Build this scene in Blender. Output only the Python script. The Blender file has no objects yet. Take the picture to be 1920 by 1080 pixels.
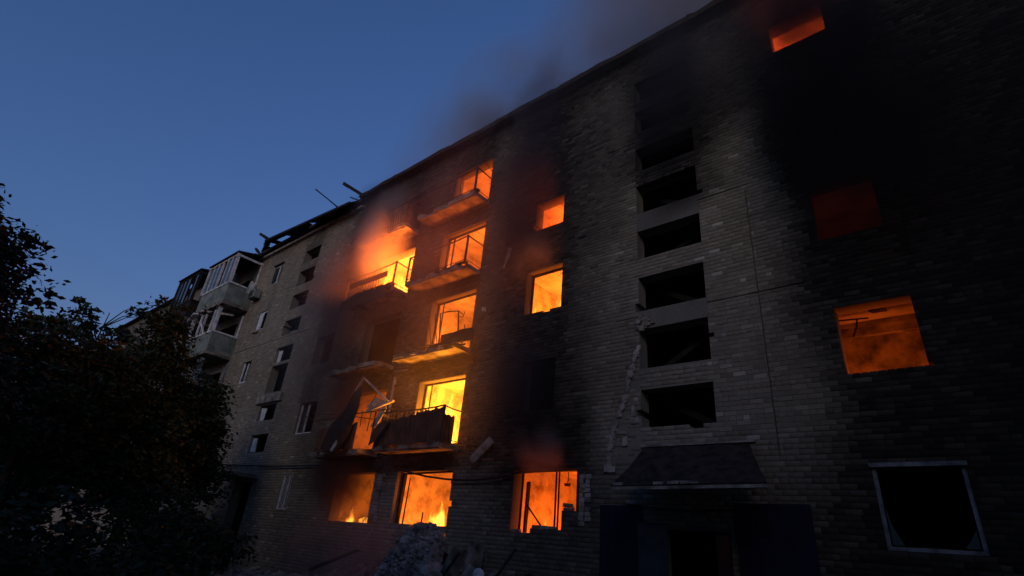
import bpy, math, random
import numpy as np
from mathutils import Matrix, Vector

# ------------------------------------------------------------------ camera, sky, sun, exposure
scene = bpy.context.scene
COL = scene.collection
rad = math.radians

cam_data = bpy.data.cameras.new("camera")
cam = bpy.data.objects.new("camera", cam_data)
COL.objects.link(cam)
CAMX, CAMU, CAMB = (0.769725, 0.632699, 0.084941), (0.223228, -0.391424, 0.892724), (0.598074, -0.668191, -0.442525)
cam.matrix_world = Matrix(((CAMX[0], CAMU[0], CAMB[0], 0.0),
                           (CAMX[1], CAMU[1], CAMB[1], -11.0),
                           (CAMX[2], CAMU[2], CAMB[2], 1.6),
                           (0, 0, 0, 1)))
cam_data.sensor_width = 36.0
cam_data.lens = 18.83
cam_data.clip_start = 0.05
cam_data.clip_end = 3000
scene.camera = cam

world = bpy.data.worlds.new("World")
scene.world = world
world.use_nodes = True
wn = world.node_tree.nodes
wl = world.node_tree.links
sky = wn.new("ShaderNodeTexSky")
sky.sky_type = 'NISHITA'
sky.sun_disc = False
sky.sun_elevation = rad(-0.66)
sky.sun_rotation = rad(155)
sky.air_density = 1.0
sky.dust_density = 0.5
sky.ozone_density = 3.15
bg = wn["Background"]
bg.inputs["Strength"].default_value = 1.0
wl.new(sky.outputs["Color"], bg.inputs["Color"])

sun_data = bpy.data.lights.new("sun", 'SUN')
sun_data.energy = 0.54
sun_data.angle = rad(25)
sun_data.color = (1.0, 0.76, 0.50)
sun = bpy.data.objects.new("sun", sun_data)
COL.objects.link(sun)
sun.location = (10, -30, 30)
sun.rotation_euler = (rad(66), 0, rad(25))

scene.render.engine = 'CYCLES'
scene.view_settings.view_transform = 'Standard'
scene.view_settings.look = 'None'
scene.view_settings.exposure = 0.0
scene.view_settings.gamma = 1.0
scene.view_settings.use_curve_mapping = False
scene.cycles.use_denoising = True
scene.cycles.denoiser = 'OPENIMAGEDENOISE'
scene.cycles.volume_bounces = 1
scene.cycles.max_bounces = 6
scene.cycles.volume_step_rate = 1.0
scene.cycles.volume_max_steps = 256
scene.cycles.sample_clamp_indirect = 6.0

# ------------------------------------------------------------------ helpers
rng = random.Random(7)
nrng = np.random.default_rng(11)


class MB:
    """collects boxes, bars, tubes and sheets; build() links them as one mesh object"""
    def __init__(self):
        self.v = []
        self.f = []

    def add(self, verts, faces):
        b = len(self.v)
        self.v += [tuple(p) for p in verts]
        self.f += [tuple(i + b for i in q) for q in faces]
        return self

    def box(self, x0, x1, y0, y1, z0, z1, jit=0.0):
        vs = [(x, y, z) for z in (z0, z1) for y in (y0, y1) for x in (x0, x1)]
        if jit:
            vs = [(x + rng.uniform(-jit, jit), y + rng.uniform(-jit, jit), z + rng.uniform(-jit, jit)) for x, y, z in vs]
        return self.add(vs, [(0, 2, 3, 1), (4, 5, 7, 6), (0, 1, 5, 4), (2, 6, 7, 3), (0, 4, 6, 2), (1, 3, 7, 5)])

    def bar(self, p, q, w, h=None, jit=0.0, up=(0, 0, 1)):
        h = h or w
        p, q = Vector(p), Vector(q)
        d = (q - p).normalized()
        u = Vector(up)
        if abs(d.dot(u)) > 0.95:
            u = Vector((1, 0, 0))
        s = d.cross(u).normalized()
        t = s.cross(d)
        vs = []
        for c in (p, q):
            for a, b in ((-1, -1), (1, -1), (1, 1), (-1, 1)):
                e = c + s * a * w / 2 + t * b * h / 2
                vs.append((e.x + rng.uniform(-jit, jit), e.y + rng.uniform(-jit, jit), e.z + rng.uniform(-jit, jit)))
        return self.add(vs, [(0, 3, 2, 1), (4, 5, 6, 7), (0, 1, 5, 4), (1, 2, 6, 5), (2, 3, 7, 6), (3, 0, 4, 7)])

    def tube(self, pts, r, n=8):
        pts = [Vector(p) for p in pts]
        rs = r if isinstance(r, (list, tuple)) else [r] * len(pts)
        vs = []
        for i, p in enumerate(pts):
            d = (pts[min(i + 1, len(pts) - 1)] - pts[max(i - 1, 0)]).normalized()
            u = Vector((0, 0, 1)) if abs(d.z) < 0.9 else Vector((1, 0, 0))
            s = d.cross(u).normalized()
            t = s.cross(d)
            for k in range(n):
                a = 2 * math.pi * k / n
                vs.append(p + s * math.cos(a) * rs[i] + t * math.sin(a) * rs[i])
        fs = []
        for i in range(len(pts) - 1):
            for k in range(n):
                a, b = i * n + k, i * n + (k + 1) % n
                fs.append((a, b, b + n, a + n))
        fs.append(tuple(range(n))[::-1])
        fs.append(tuple(range((len(pts) - 1) * n, len(pts) * n)))
        return self.add(vs, fs)

    def plate(self, poly, thick):
        """closed polygon of 3D points extruded by the vector thick"""
        n = len(poly)
        t = Vector(thick)
        vs = [Vector(p) for p in poly] + [Vector(p) + t for p in poly]
        fs = [tuple(range(n)), tuple(range(n, 2 * n))[::-1]]
        fs += [(i, i + n, (i + 1) % n + n, (i + 1) % n) for i in range(n)]
        return self.add(vs, fs)

    def sheet(self, grid, thick):
        """grid of 3D points (rows of columns) given a thickness vector: a crumpled sheet"""
        r, c = len(grid), len(grid[0])
        t = Vector(thick)
        top = [Vector(p) for row in grid for p in row]
        vs = top + [p + t for p in top]
        o = r * c
        fs = []
        for i in range(r - 1):
            for j in range(c - 1):
                a = i * c + j
                fs.append((a, a + 1, a + c + 1, a + c))
                fs.append((o + a, o + a + c, o + a + c + 1, o + a + 1))
        edge = [i for i in range(c)] + [i * c + c - 1 for i in range(1, r)] + \
               [(r - 1) * c + j for j in range(c - 2, -1, -1)] + [i * c for i in range(r - 2, 0, -1)]
        for a, b in zip(edge, edge[1:] + edge[:1]):
            fs.append((a, o + a, o + b, b))
        return self.add(vs, fs)

    def build(self, name, mat, parent=None, smooth=False):
        me = bpy.data.meshes.new(name)
        me.from_pydata([tuple(p) for p in self.v], [], self.f)
        me.update()
        if smooth:
            me.polygons.foreach_set("use_smooth", [True] * len(me.polygons))
        return link(name, me, mat, parent)


def link(name, me, mat, parent=None):
    o = bpy.data.objects.new(name, me)
    COL.objects.link(o)
    if mat is not None and me is not None and not me.materials:
        me.materials.append(mat)
    if parent is not None:
        o.parent = parent
    return o


def empty(name, parent=None):
    o = bpy.data.objects.new(name, None)
    o.empty_display_size = 0.3
    COL.objects.link(o)
    if parent is not None:
        o.parent = parent
    return o


def tag(o, label=None, cat=None, group=None, kind=None):
    if label:
        o["label"] = label
    if cat:
        o["category"] = cat
    if group:
        o["group"] = group
    if kind:
        o["kind"] = kind
    return o


def hash2(ix, iy, seed=0):
    h = np.sin(ix * 127.1 + iy * 311.7 + seed * 74.7) * 43758.5453
    return h - np.floor(h)


def vnoise(x, y, seed=0):
    ix, iy = np.floor(x), np.floor(y)
    fx, fy = x - ix, y - iy
    fx, fy = fx * fx * (3 - 2 * fx), fy * fy * (3 - 2 * fy)
    a, b = hash2(ix, iy, seed), hash2(ix + 1, iy, seed)
    c, d = hash2(ix, iy + 1, seed), hash2(ix + 1, iy + 1, seed)
    return (a * (1 - fx) + b * fx) * (1 - fy) + (c * (1 - fx) + d * fx) * fy


def fbm(x, y, seed=0, oct=4):
    s, a, t = 0.0, 0.5, 0.0
    for k in range(oct):
        s = s + a * vnoise(x * 2 ** k, y * 2 ** k, seed + k * 13)
        t += a
        a *= 0.5
    return s / t


def sstep(a, b, x):
    t = np.clip((x - a) / (b - a), 0, 1)
    return t * t * (3 - 2 * t)


# sooty stains on the facade, plus shade painted over its right end: (centre x, half width, from z, to z, strength)
SOOT_AND_SHADE = [(-8.55, 1.75, 3.3, 19.5, 0.96), (-8.3, 1.3, 2.6, 6.2, 0.8), (-9.9, 1.2, 4.0, 19.0, 0.75),
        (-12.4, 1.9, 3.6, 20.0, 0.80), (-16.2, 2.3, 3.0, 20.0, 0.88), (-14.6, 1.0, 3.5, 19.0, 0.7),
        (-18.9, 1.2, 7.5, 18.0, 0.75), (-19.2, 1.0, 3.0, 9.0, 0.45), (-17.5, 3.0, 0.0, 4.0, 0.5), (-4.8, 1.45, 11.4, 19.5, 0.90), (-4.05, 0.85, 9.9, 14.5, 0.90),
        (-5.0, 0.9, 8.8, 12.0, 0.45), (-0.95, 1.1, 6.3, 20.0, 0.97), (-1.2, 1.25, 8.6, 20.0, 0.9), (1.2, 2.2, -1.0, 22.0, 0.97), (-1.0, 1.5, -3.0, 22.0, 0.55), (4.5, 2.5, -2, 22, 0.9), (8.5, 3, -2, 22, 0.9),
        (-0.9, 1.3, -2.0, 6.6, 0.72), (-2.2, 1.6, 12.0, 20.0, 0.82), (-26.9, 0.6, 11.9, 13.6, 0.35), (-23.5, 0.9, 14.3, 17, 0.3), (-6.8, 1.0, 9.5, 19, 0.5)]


# plumes that start hard at a window head: (centre x, half width, head z, height, strength)
HEADS = [(-12.5, 1.15, 3.57, 0.9, 0.9), (-12.4, 1.1, 6.33, 2.2, 0.85), (-12.4, 1.1, 9.27, 2.2, 0.9), (-12.4, 1.1, 11.95, 2.4, 0.9), (-12.3, 1.0, 14.68, 2.5, 0.9),
         (-16.0, 1.2, 3.55, 1.5, 0.9), (-16.2, 1.2, 6.35, 2.2, 0.9), (-16.2, 1.2, 9.25, 2.2, 0.8), (-16.2, 1.2, 12.0, 3.0, 0.95),
         (-8.2, 1.0, 3.5, 2.6, 0.95), (-8.6, 0.75, 6.38, 2.2, 0.9), (-8.6, 0.75, 9.25, 2.4, 0.95), (-8.58, 0.7, 11.68, 3.2, 0.95), (-8.58, .7, 14.7, 2, .9),
         (-0.9, 0.75, 6.36, 3.0, 0.97), (-1.0, 0.8, 9.22, 3.0, 0.97), (-1.0, 0.8, 12.0, 3.0, 0.97), (-1.1, 0.7, 14.48, 3.0, 0.95),
         (-4.75, 0.9, 10.95, 1.9, 0.97), (-4.75, 0.9, 12.27, 1.6, 0.85), (-4.75, 0.95, 13.7, 1.6, 0.85), (-4.75, 0.95, 14.88, 2.0, 0.9),
         (-23.5, 0.8, 14.58, 1.4, 0.5), (-23.5, 0.75, 13.38, 0.8, 0.4), (-20.1, 0.7, 9.2, 2.4, 0.6), (-20.1, 0.7, 6.32, 1.8, 0.5)]


def soot_shade(x, z):  # darkening mask: fire stains with painted shade added
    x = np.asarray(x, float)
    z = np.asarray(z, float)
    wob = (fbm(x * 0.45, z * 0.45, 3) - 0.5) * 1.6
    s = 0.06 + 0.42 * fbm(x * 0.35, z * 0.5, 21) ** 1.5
    for xc, hw, z0, z1, a in SOOT_AND_SHADE:
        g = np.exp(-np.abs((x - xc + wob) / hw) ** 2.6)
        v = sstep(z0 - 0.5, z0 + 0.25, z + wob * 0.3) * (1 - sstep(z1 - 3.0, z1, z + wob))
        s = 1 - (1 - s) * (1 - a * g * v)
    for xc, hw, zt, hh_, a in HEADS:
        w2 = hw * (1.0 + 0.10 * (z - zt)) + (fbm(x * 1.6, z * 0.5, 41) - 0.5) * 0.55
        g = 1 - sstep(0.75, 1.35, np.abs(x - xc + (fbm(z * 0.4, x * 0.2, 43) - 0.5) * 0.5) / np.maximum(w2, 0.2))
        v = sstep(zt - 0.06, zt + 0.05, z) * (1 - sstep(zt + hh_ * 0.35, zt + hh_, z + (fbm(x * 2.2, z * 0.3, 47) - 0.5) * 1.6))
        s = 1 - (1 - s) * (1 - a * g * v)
    right = sstep(-2.5, -1.3, x + wob * 0.5) * 0.80  # shade of the dim right end, painted into the wall colour
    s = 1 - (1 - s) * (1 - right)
    low = (1 - sstep(2.2, 4.4, z + wob * 0.8)) * 0.62 * sstep(-13.0, -8.0, x)  # falloff of light towards the ground, painted into the wall colour
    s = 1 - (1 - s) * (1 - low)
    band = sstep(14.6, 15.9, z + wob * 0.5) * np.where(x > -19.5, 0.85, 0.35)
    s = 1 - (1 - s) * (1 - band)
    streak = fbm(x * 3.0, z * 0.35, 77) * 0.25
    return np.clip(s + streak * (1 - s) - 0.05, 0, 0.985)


# ------------------------------------------------------------------ materials
def nt(name):
    m = bpy.data.materials.new(name)
    m.use_nodes = True
    t = m.node_tree
    return m, t, t.nodes, t.links, t.nodes["Principled BSDF"]


def noise_node(n, l, scale, detail=5, rough=0.6, coord="Object", vec=None):
    tx = n.new("ShaderNodeTexNoise")
    tx.inputs["Scale"].default_value = scale
    tx.inputs["Detail"].default_value = detail
    tx.inputs["Roughness"].default_value = rough
    if vec is None:
        tc = n.new("ShaderNodeTexCoord")
        vec = tc.outputs[coord]
    l.new(vec, tx.inputs["Vector"])
    return tx


def ramp(n, l, fac, stops):
    r = n.new("ShaderNodeValToRGB")
    while len(r.color_ramp.elements) < len(stops):
        r.color_ramp.elements.new(0.5)
    for e, (p, c) in zip(r.color_ramp.elements, stops):
        e.position = p
        e.color = (*c, 1)
    l.new(fac, r.inputs["Fac"])
    return r


def mat(name, c0, c1, scale=4.0, rough=0.8, bump=0.2, metallic=0.0, spec=0.3, lo=0.35, hi=0.65, detail=6):
    m, t, n, l, p = nt(name)
    tx = noise_node(n, l, scale, detail)
    r = ramp(n, l, tx.outputs["Fac"], [(lo, c0), (hi, c1)])
    l.new(r.outputs["Color"], p.inputs["Base Color"])
    p.inputs["Roughness"].default_value = rough
    p.inputs["Metallic"].default_value = metallic
    p.inputs["Specular IOR Level"].default_value = spec
    if bump:
        tx2 = noise_node(n, l, scale * 6, 4)
        b = n.new("ShaderNodeBump")
        b.inputs["Strength"].default_value = bump
        b.inputs["Distance"].default_value = 0.02
        l.new(tx2.outputs["Fac"], b.inputs["Height"])
        l.new(b.outputs["Normal"], p.inputs["Normal"])
    return m


def wall_material(name, stops, single=False, bump=0.5):
    """brick or mortar: tone and soot come with the geometry"""
    m, t, n, l, p = nt(name)
    if single:
        oi = n.new("ShaderNodeObjectInfo")
        sp = n.new("ShaderNodeSeparateColor")
        l.new(oi.outputs["Color"], sp.inputs["Color"])
        tone, soot_shade_v = sp.outputs["Red"], sp.outputs["Green"]
    else:
        a = n.new("ShaderNodeAttribute")
        a.attribute_name = "tone"
        b = n.new("ShaderNodeAttribute")
        b.attribute_name = "soot"
        tone, soot_shade_v = a.outputs["Fac"], b.outputs["Fac"]
    ge = n.new("ShaderNodeNewGeometry")
    r = ramp(n, l, tone, stops)
    fine = noise_node(n, l, 26, 5, 0.7, vec=ge.outputs["Position"])
    mul = n.new("ShaderNodeMixRGB")
    mul.blend_type = 'MULTIPLY'
    mul.inputs["Fac"].default_value = 0.55
    fr = ramp(n, l, fine.outputs["Fac"], [(0.3, (0.45, 0.45, 0.45)), (0.7, (1.15, 1.12, 1.08))])
    l.new(r.outputs["Color"], mul.inputs["Color1"])
    l.new(fr.outputs["Color"], mul.inputs["Color2"])
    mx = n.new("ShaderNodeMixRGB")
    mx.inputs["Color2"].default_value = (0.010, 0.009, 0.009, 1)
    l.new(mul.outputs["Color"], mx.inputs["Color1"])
    l.new(soot_shade_v, mx.inputs["Fac"])
    l.new(mx.outputs["Color"], p.inputs["Base Color"])
    p.inputs["Roughness"].default_value = 0.92
    p.inputs["Specular IOR Level"].default_value = 0.15
    bn = noise_node(n, l, 45, 4, 0.6, vec=ge.outputs["Position"])
    bp = n.new("ShaderNodeBump")
    bp.inputs["Strength"].default_value = bump
    bp.inputs["Distance"].default_value = 0.012
    l.new(bn.outputs["Fac"], bp.inputs["Height"])
    l.new(bp.outputs["Normal"], p.inputs["Normal"])
    return m


BRICK_STOPS = [(0.0, (0.22, 0.19, 0.155)), (0.25, (0.30, 0.265, 0.215)), (0.7, (0.38, 0.34, 0.28)), (0.93, (0.50, 0.46, 0.39)), (1.0, (0.60, 0.57, 0.50))]
M = {}
M["brick"] = wall_material("silicate_brick", BRICK_STOPS)
M["brick1"] = wall_material("silicate_brick_single", BRICK_STOPS, single=True)
M["mortar"] = wall_material("mortar", [(0.0, (0.22, 0.20, 0.175)), (1.0, (0.36, 0.335, 0.29))], bump=0.8)
M["spandrel"] = wall_material("spandrel_plaster", [(0.0, (0.17, 0.165, 0.16)), (1.0, (0.30, 0.285, 0.26))], bump=0.6)
M["concrete"] = mat("scorched_concrete", (0.04, 0.035, 0.032), (0.30, 0.26, 0.22), 2.2, 0.9, 0.6)
M["plaster"] = mat("burnt_plaster", (0.22, 0.18, 0.15), (0.64, 0.58, 0.50), 2.6, 0.95, 1.0, lo=0.30, hi=0.56, detail=12)
M["plaster_dark"] = mat("sooty_plaster", (0.006, 0.006, 0.006), (0.03, 0.028, 0.026), 1.5, 0.95, 0.3)  # near-black plaster: the darkness of unlit rooms is in the colour
M["ceiling"] = mat("scorched_ceiling", (0.32, 0.28, 0.24), (0.64, 0.58, 0.50), 1.4, 0.95, 0.8, lo=0.30, hi=0.58, detail=12)
M["char"] = mat("charred_timber", (0.006, 0.005, 0.005), (0.028, 0.022, 0.020), 9, 0.9, 0.7)
M["rail"] = mat("burnt_iron", (0.012, 0.010, 0.009), (0.05, 0.032, 0.022), 12, 0.75, 0.2)
M["sheet"] = mat("rusty_sheet", (0.045, 0.018, 0.010), (0.13, 0.055, 0.030), 3.2, 0.8, 0.4)
M["white"] = mat("dirty_white_frame", (0.38, 0.40, 0.42), (0.74, 0.75, 0.76), 5, 0.6, 0.1)
M["sootwhite"] = mat("sooty_white_frame", (0.05, 0.06, 0.075), (0.22, 0.25, 0.29), 4, 0.6, 0.1)  # darker grey-blue version of the frame colour
M["pale"] = mat("pale_plaster_board", (0.16, 0.14, 0.13), (0.46, 0.41, 0.38), 2.5, 0.9, 0.5)
M["blue"] = mat("dark_blue_paint", (0.003, 0.003, 0.018), (0.006, 0.007, 0.034), 2.5, 0.75, 0.3)
M["lightblue"] = mat("pale_blue_steel", (0.012, 0.02, 0.03), (0.03, 0.045, 0.065), 3, 0.6, 0.2)
M["red"] = mat("red_paint", (0.02, 0.002, 0.003), (0.045, 0.004, 0.005), 3, 0.7, 0.2)
M["cable"] = mat("black_cable", (0.006, 0.006, 0.006), (0.015, 0.014, 0.014), 8, 0.7, 0.0)
M["roof"] = mat("charred_roof_boards", (0.008, 0.007, 0.007), (0.05, 0.035, 0.028), 5, 0.9, 0.6)
M["bark"] = mat("bark", (0.03, 0.024, 0.018), (0.08, 0.062, 0.045), 9, 0.95, 0.8)
M["leaf"] = mat("leaf", (0.010, 0.018, 0.007), (0.032, 0.050, 0.020), 1.2, 0.7, 0.0)
M["needle"] = mat("needle", (0.007, 0.014, 0.009), (0.022, 0.036, 0.020), 1.2, 0.7, 0.0)
M["ground"] = mat("yard_asphalt", (0.030, 0.029, 0.028), (0.075, 0.072, 0.068), 1.1, 0.95, 0.8)
M["rubble"] = mat("rubble", (0.10, 0.085, 0.075), (0.38, 0.34, 0.30), 3.0, 0.95, 0.7)
M["balcony_panel"] = mat("weathered_balcony_panel", (0.10, 0.12, 0.11), (0.24, 0.27, 0.24), 2.0, 0.8, 0.3)
m, t, n, l, p = nt("window_glass")
p.inputs["Base Color"].default_value = (0.05, 0.07, 0.08, 1)
p.inputs["Roughness"].default_value = 0.06
p.inputs["Specular IOR Level"].default_value = 0.8
M["glass"] = m

# ------------------------------------------------------------------ ground
gm = MB()
gs = 900.0
gx = sorted([-gs, -300, -120, 120, 300, gs] + [x for x in np.linspace(-60, 40, 60)])
gy = sorted([-gs, -300, -100, 100, 300, gs] + [y for y in np.linspace(-40, 30, 45)])
gv = [(x, y, 0.12 * (fbm(np.array(x * 0.15), np.array(y * 0.15), 5) - 0.5) if abs(x) < 100 and abs(y) < 60 else 0.0) for y in gy for x in gx]
gf = [(j * len(gx) + i, j * len(gx) + i + 1, (j + 1) * len(gx) + i + 1, (j + 1) * len(gx) + i)
      for j in range(len(gy) - 1) for i in range(len(gx) - 1)]
ground = gm.add(gv, gf).build("ground", M["ground"], smooth=True)
tag(ground, kind="structure")

# ------------------------------------------------------------------ the apartment building
BLD = empty("apartment_building")
BLD.location = (0, 0, 0)
tag(BLD, "burning five-storey brick apartment block with sooty facade and glowing window openings", "building")

WT = 0.38            # wall thickness
X0, X1, Z0, Z1 = -54.0, 13.0, -0.3, 16.0
# openings: key -> list of rectangles (x0, x1, z0, z1) cut through the wall
OPEN = {
    "a1": [(-13.8, -11.4, 2.10, 3.57), (-11.78, -11.38, 1.35, 1.92)],
    "a2": [(-13.47, -11.38, 4.30, 6.33)],
    "a3": [(-13.50, -11.38, 7.20, 9.27)],
    "a4": [(-13.47, -11.33, 9.98, 11.95)],
    "a5": [(-13.25, -11.36, 12.85, 14.68)],
    "b1": [(-17.0, -14.88, 2.06, 3.55)],
    "b2": [(-17.3, -15.15, 4.30, 6.35)],
    "b3": [(-17.3, -15.15, 7.20, 9.25)],
    "b4": [(-17.3, -15.07, 9.98, 12.0)],
    "b5": [(-17.15, -15.1, 12.85, 14.7)],
    "m1": [(-9.17, -8.55, 2.07, 3.5), (-8.55, -7.66, 2.17, 3.5), (-7.66, -7.27, 2.58, 3.5)],
    "m2": [(-9.15, -8.05, 5.0, 6.38)],
    "m3": [(-9.28, -7.97, 7.85, 9.25)],
    "m4": [(-9.11, -8.04, 10.68, 11.68)],
    "r1": [(-1.41, -0.17, 2.15, 3.46)],
    "r2": [(-1.50, -0.28, 5.02, 6.36)],
    "r3": [(-1.54, -0.40, 7.89, 9.22)],
    "r4": [(-1.62, -0.45, 10.7, 12.0)],
    "r5": [(-1.72, -0.52, 13.58, 14.48)],
    "q1": [(3.0, 4.3, 2.15, 3.46)], "q2": [(3.0, 4.3, 5.02, 6.36)], "q3": [(3.0, 4.3, 7.9, 9.22)],
    "d1": [(-5.2, -3.85, 0.15, 2.30)],
    "k1": [(-20.62, -19.88, 2.32, 3.57)],
    "k2": [(-20.75, -19.45, 5.08, 6.32)],
    "k3": [(-20.75, -19.45, 7.95, 9.2)],
    "w5": [(-27.30, -26.45, 13.4, 14.53)],
    "w4": [(-27.45, -26.55, 10.75, 11.80)],
    "w3": [(-27.45, -26.6, 7.95, 9.05)],
    "d2": [(-24.5, -23.0, 0.15, 3.3)],
    "x5": [(-32.2, -29.9, 12.4, 14.5)], "x4": [(-32.2, -29.9, 9.5, 11.7)], "x3": [(-32.2, -29.9, 6.7, 8.9)],
    "y5": [(-36.6, -34.2, 13.0, 14.5)], "y4": [(-36.6, -34.2, 10.2, 11.7)],
}
STAIR = [(4.32, 5.20), (5.70, 6.68), (7.17, 8.10), (8.64, 9.47), (10.04, 10.95), (11.46, 12.27), (12.87, 13.70), (14.05, 14.88)]
for i, (a, b) in enumerate(STAIR):
    OPEN["s%d" % i] = [(-5.6, -3.93, a, b)]
LSTAIR = [(13.85, 14.58), (12.52, 13.38), (11.25, 12.07), (9.9, 10.68), (8.55, 9.3), (7.1, 8.4), (5.85, 6.55), (4.5, 5.25)]
for i, (a, b) in enumerate(LSTAIR):
    OPEN["t%d" % i] = [(-24.25, -22.78, a, b)]
CHIPS = {"s0": [(-4.5, -4.2, 4.25, 4.33), (-5.72, -5.58, 4.6, 4.75)], "s1": [(-3.94, -3.82, 6.2, 6.3)], "s2": [(-5.7, -5.58, 7.17, 7.4), (-5.35, -5.1, 7.08, 7.19)],
         "s3": [(-4.3, -4.05, 9.46, 9.53)], "s4": [(-3.95, -3.80, 10.04, 10.16)], "t1": [(-22.8, -22.65, 12.6, 12.8)], "t3": [(-24.35, -24.2, 10.2, 10.45)],
         "r2": [(-0.30, -0.20, 5.02, 5.12)], "m3": [(-8.6, -8.35, 7.79, 7.86)], "m4": [(-9.2, -9.1, 10.8, 10.95)], "a1": [(-12.9, -12.5, 2.03, 2.12), (-11.42, -11.3, 2.6, 2.75)]}
for k_, v_ in CHIPS.items():
    OPEN[k_] = OPEN[k_] + v_
RECTS = [r for v in OPEN.values() for r in v]
# joints between the wall panels: recessed grooves
SEAMS = [(-3.93, -1.9, 7.02, 7.042), (-6.3, -5.6, 7.02, 7.04), (-3.93, -2.75, 9.85, 9.872), (-29.5, -21.6, 9.78, 9.80),
         (-2.82, -2.80, 3.6, 9.7), (-6.45, -5.6, 12.53, 12.552), (-26.0, -22.0, 12.66, 12.68)]


def cuts(lo, hi, edges, step):
    e = sorted(set([lo, hi] + [round(v, 4) for v in edges if lo < v < hi]))
    out = []
    for a, b in zip(e, e[1:]):
        k = max(1, int(math.ceil((b - a) / step)))
        out += [a + (b - a) * i / k for i in range(k)]
    return np.array(out + [hi])


xc = cuts(X0, X1, [v for r in RECTS + SEAMS for v in r[:2]], 0.45)
zc = cuts(Z0, Z1, [v for r in RECTS + SEAMS for v in r[2:]], 0.45)
xm, zm = (xc[:-1] + xc[1:]) / 2, (zc[:-1] + zc[1:]) / 2
depth = np.zeros((len(zm), len(xm)))
for a, b, c, d in SEAMS:
    depth[np.ix_((zm > c) & (zm < d), (xm > a) & (xm < b))] = 0.035
for a, b, c, d in RECTS:
    depth[np.ix_((zm > c) & (zm < d), (xm > a) & (xm < b))] = WT
wb = MB()
for j in range(len(zm)):
    for i in range(len(xm)):
        d = depth[j, i]
        xa, xb, za, zb = xc[i], xc[i + 1], zc[j], zc[j + 1]
        if d < WT:
            wb.add([(xa, d, za), (xb, d, za), (xb, d, zb), (xa, d, zb)], [(0, 1, 2, 3)])
            wb.add([(xa, WT, za), (xb, WT, za), (xb, WT, zb), (xa, WT, zb)], [(3, 2, 1, 0)])
        if i + 1 < len(xm) and depth[j, i + 1] != d:
            e = depth[j, i + 1]
            wb.add([(xb, d, za), (xb, e, za), (xb, e, zb), (xb, d, zb)], [(0, 1, 2, 3)])
        if j + 1 < len(zm) and depth[j + 1, i] != d:
            e = depth[j + 1, i]
            wb.add([(xa, d, zb), (xb, d, zb), (xb, e, zb), (xa, e, zb)], [(0, 1, 2, 3)])
wb.add([(X1, 0, Z0), (X1, 12, Z0), (X1, 12, Z1), (X1, 0, Z1)], [(0, 1, 2, 3)])
wb.add([(X0, 0, Z0), (X0, 12, Z0), (X0, 12, Z1), (X0, 0, Z1)], [(3, 2, 1, 0)])
wb.add([(X0, 12, Z0), (X1, 12, Z0), (X1, 12, Z1), (X0, 12, Z1)], [(3, 2, 1, 0)])
WALL = wb.build("wall", M["mortar"], BLD)


def set_attrs(me, tone, soot_shade_v, domain='POINT'):
    a = me.attributes.new("tone", 'FLOAT', domain)
    a.data.foreach_set("value", np.asarray(tone, np.float32))
    b = me.attributes.new("soot", 'FLOAT', domain)
    b.data.foreach_set("value", np.asarray(soot_shade_v, np.float32))


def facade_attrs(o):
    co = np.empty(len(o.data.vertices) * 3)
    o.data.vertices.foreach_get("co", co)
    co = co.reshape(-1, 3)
    set_attrs(o.data, fbm(co[:, 0] * 0.8, co[:, 2] * 0.8, 9), soot_shade(co[:, 0], co[:, 2]) * np.where(co[:, 1] > 0.1, 0.35, 1.0))


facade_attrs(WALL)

# bricks, course by course, cut where the openings and joints are
CH, BH, BL, JT = 0.10, 0.087, 0.25, 0.013
bricks = []
row = 0
z = 0.45
SP = [(-5.62, -3.91, a[1], b[0]) for a, b in zip(STAIR, STAIR[1:])][1:]      # plastered spandrels of the stairwell keep no bricks
SP = [s for k, s in enumerate(SP) if k in (0, 2)] + [(-24.27, -22.76, 6.55, 7.1)]
RAGGED = [(-6.45, -5.62, 3.3, 5.4)]
while z + BH < Z1 - 0.02:
    zmid = z + BH / 2
    block = [(a, b) for a, b, c, d in RECTS + SP if c - 0.02 < zmid < d + 0.02]
    block += [(a, b) for a, b, c, d in SEAMS if d - c > 0.2 and c < zmid < d]
    skip = any(c - 0.05 < zmid < d + 0.05 and b - a > 99 for a, b, c, d in SEAMS)
    header = row % 6 == 3
    ln = 0.12 if header else BL
    x = -29.0 - (row % 2) * (ln + JT) / 2 - rng.random() * 0.02
    edges = sorted(block)
    while x < 10.5:
        a, b = x, x + ln
        x = b + JT + rng.uniform(-0.002, 0.002)
        pieces = [(a, b)]
        for ba, bb in edges:
            nxt = []
            for pa, pb in pieces:
                if bb <= pa or ba >= pb:
                    nxt.append((pa, pb))
                else:
                    if ba > pa:
                        nxt.append((pa, ba))
                    if bb < pb:
                        nxt.append((bb, pb))
            pieces = nxt
        for pa, pb in pieces:
            if pb - pa < 0.035:
                continue
            zz0, zz1 = z, z + BH
            for sa, sb, sc, sd in SEAMS:
                if sd - sc < 0.2 and sa < (pa + pb) / 2 < sb and sc < zz1 + 0.004 and sd > zz0 - 0.004:
                    if (sc + sd) / 2 > zmid:
                        zz1 = min(zz1, sc - 0.004)
                    else:
                        zz0 = max(zz0, sd + 0.004)
            if zz1 - zz0 < 0.02:
                continue
            bricks.append((pa, pb, zz0, zz1))
    z += CH
    row += 1
B = np.array(bricks)
bx, bz = (B[:, 0] + B[:, 1]) / 2, (B[:, 2] + B[:, 3]) / 2
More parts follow.
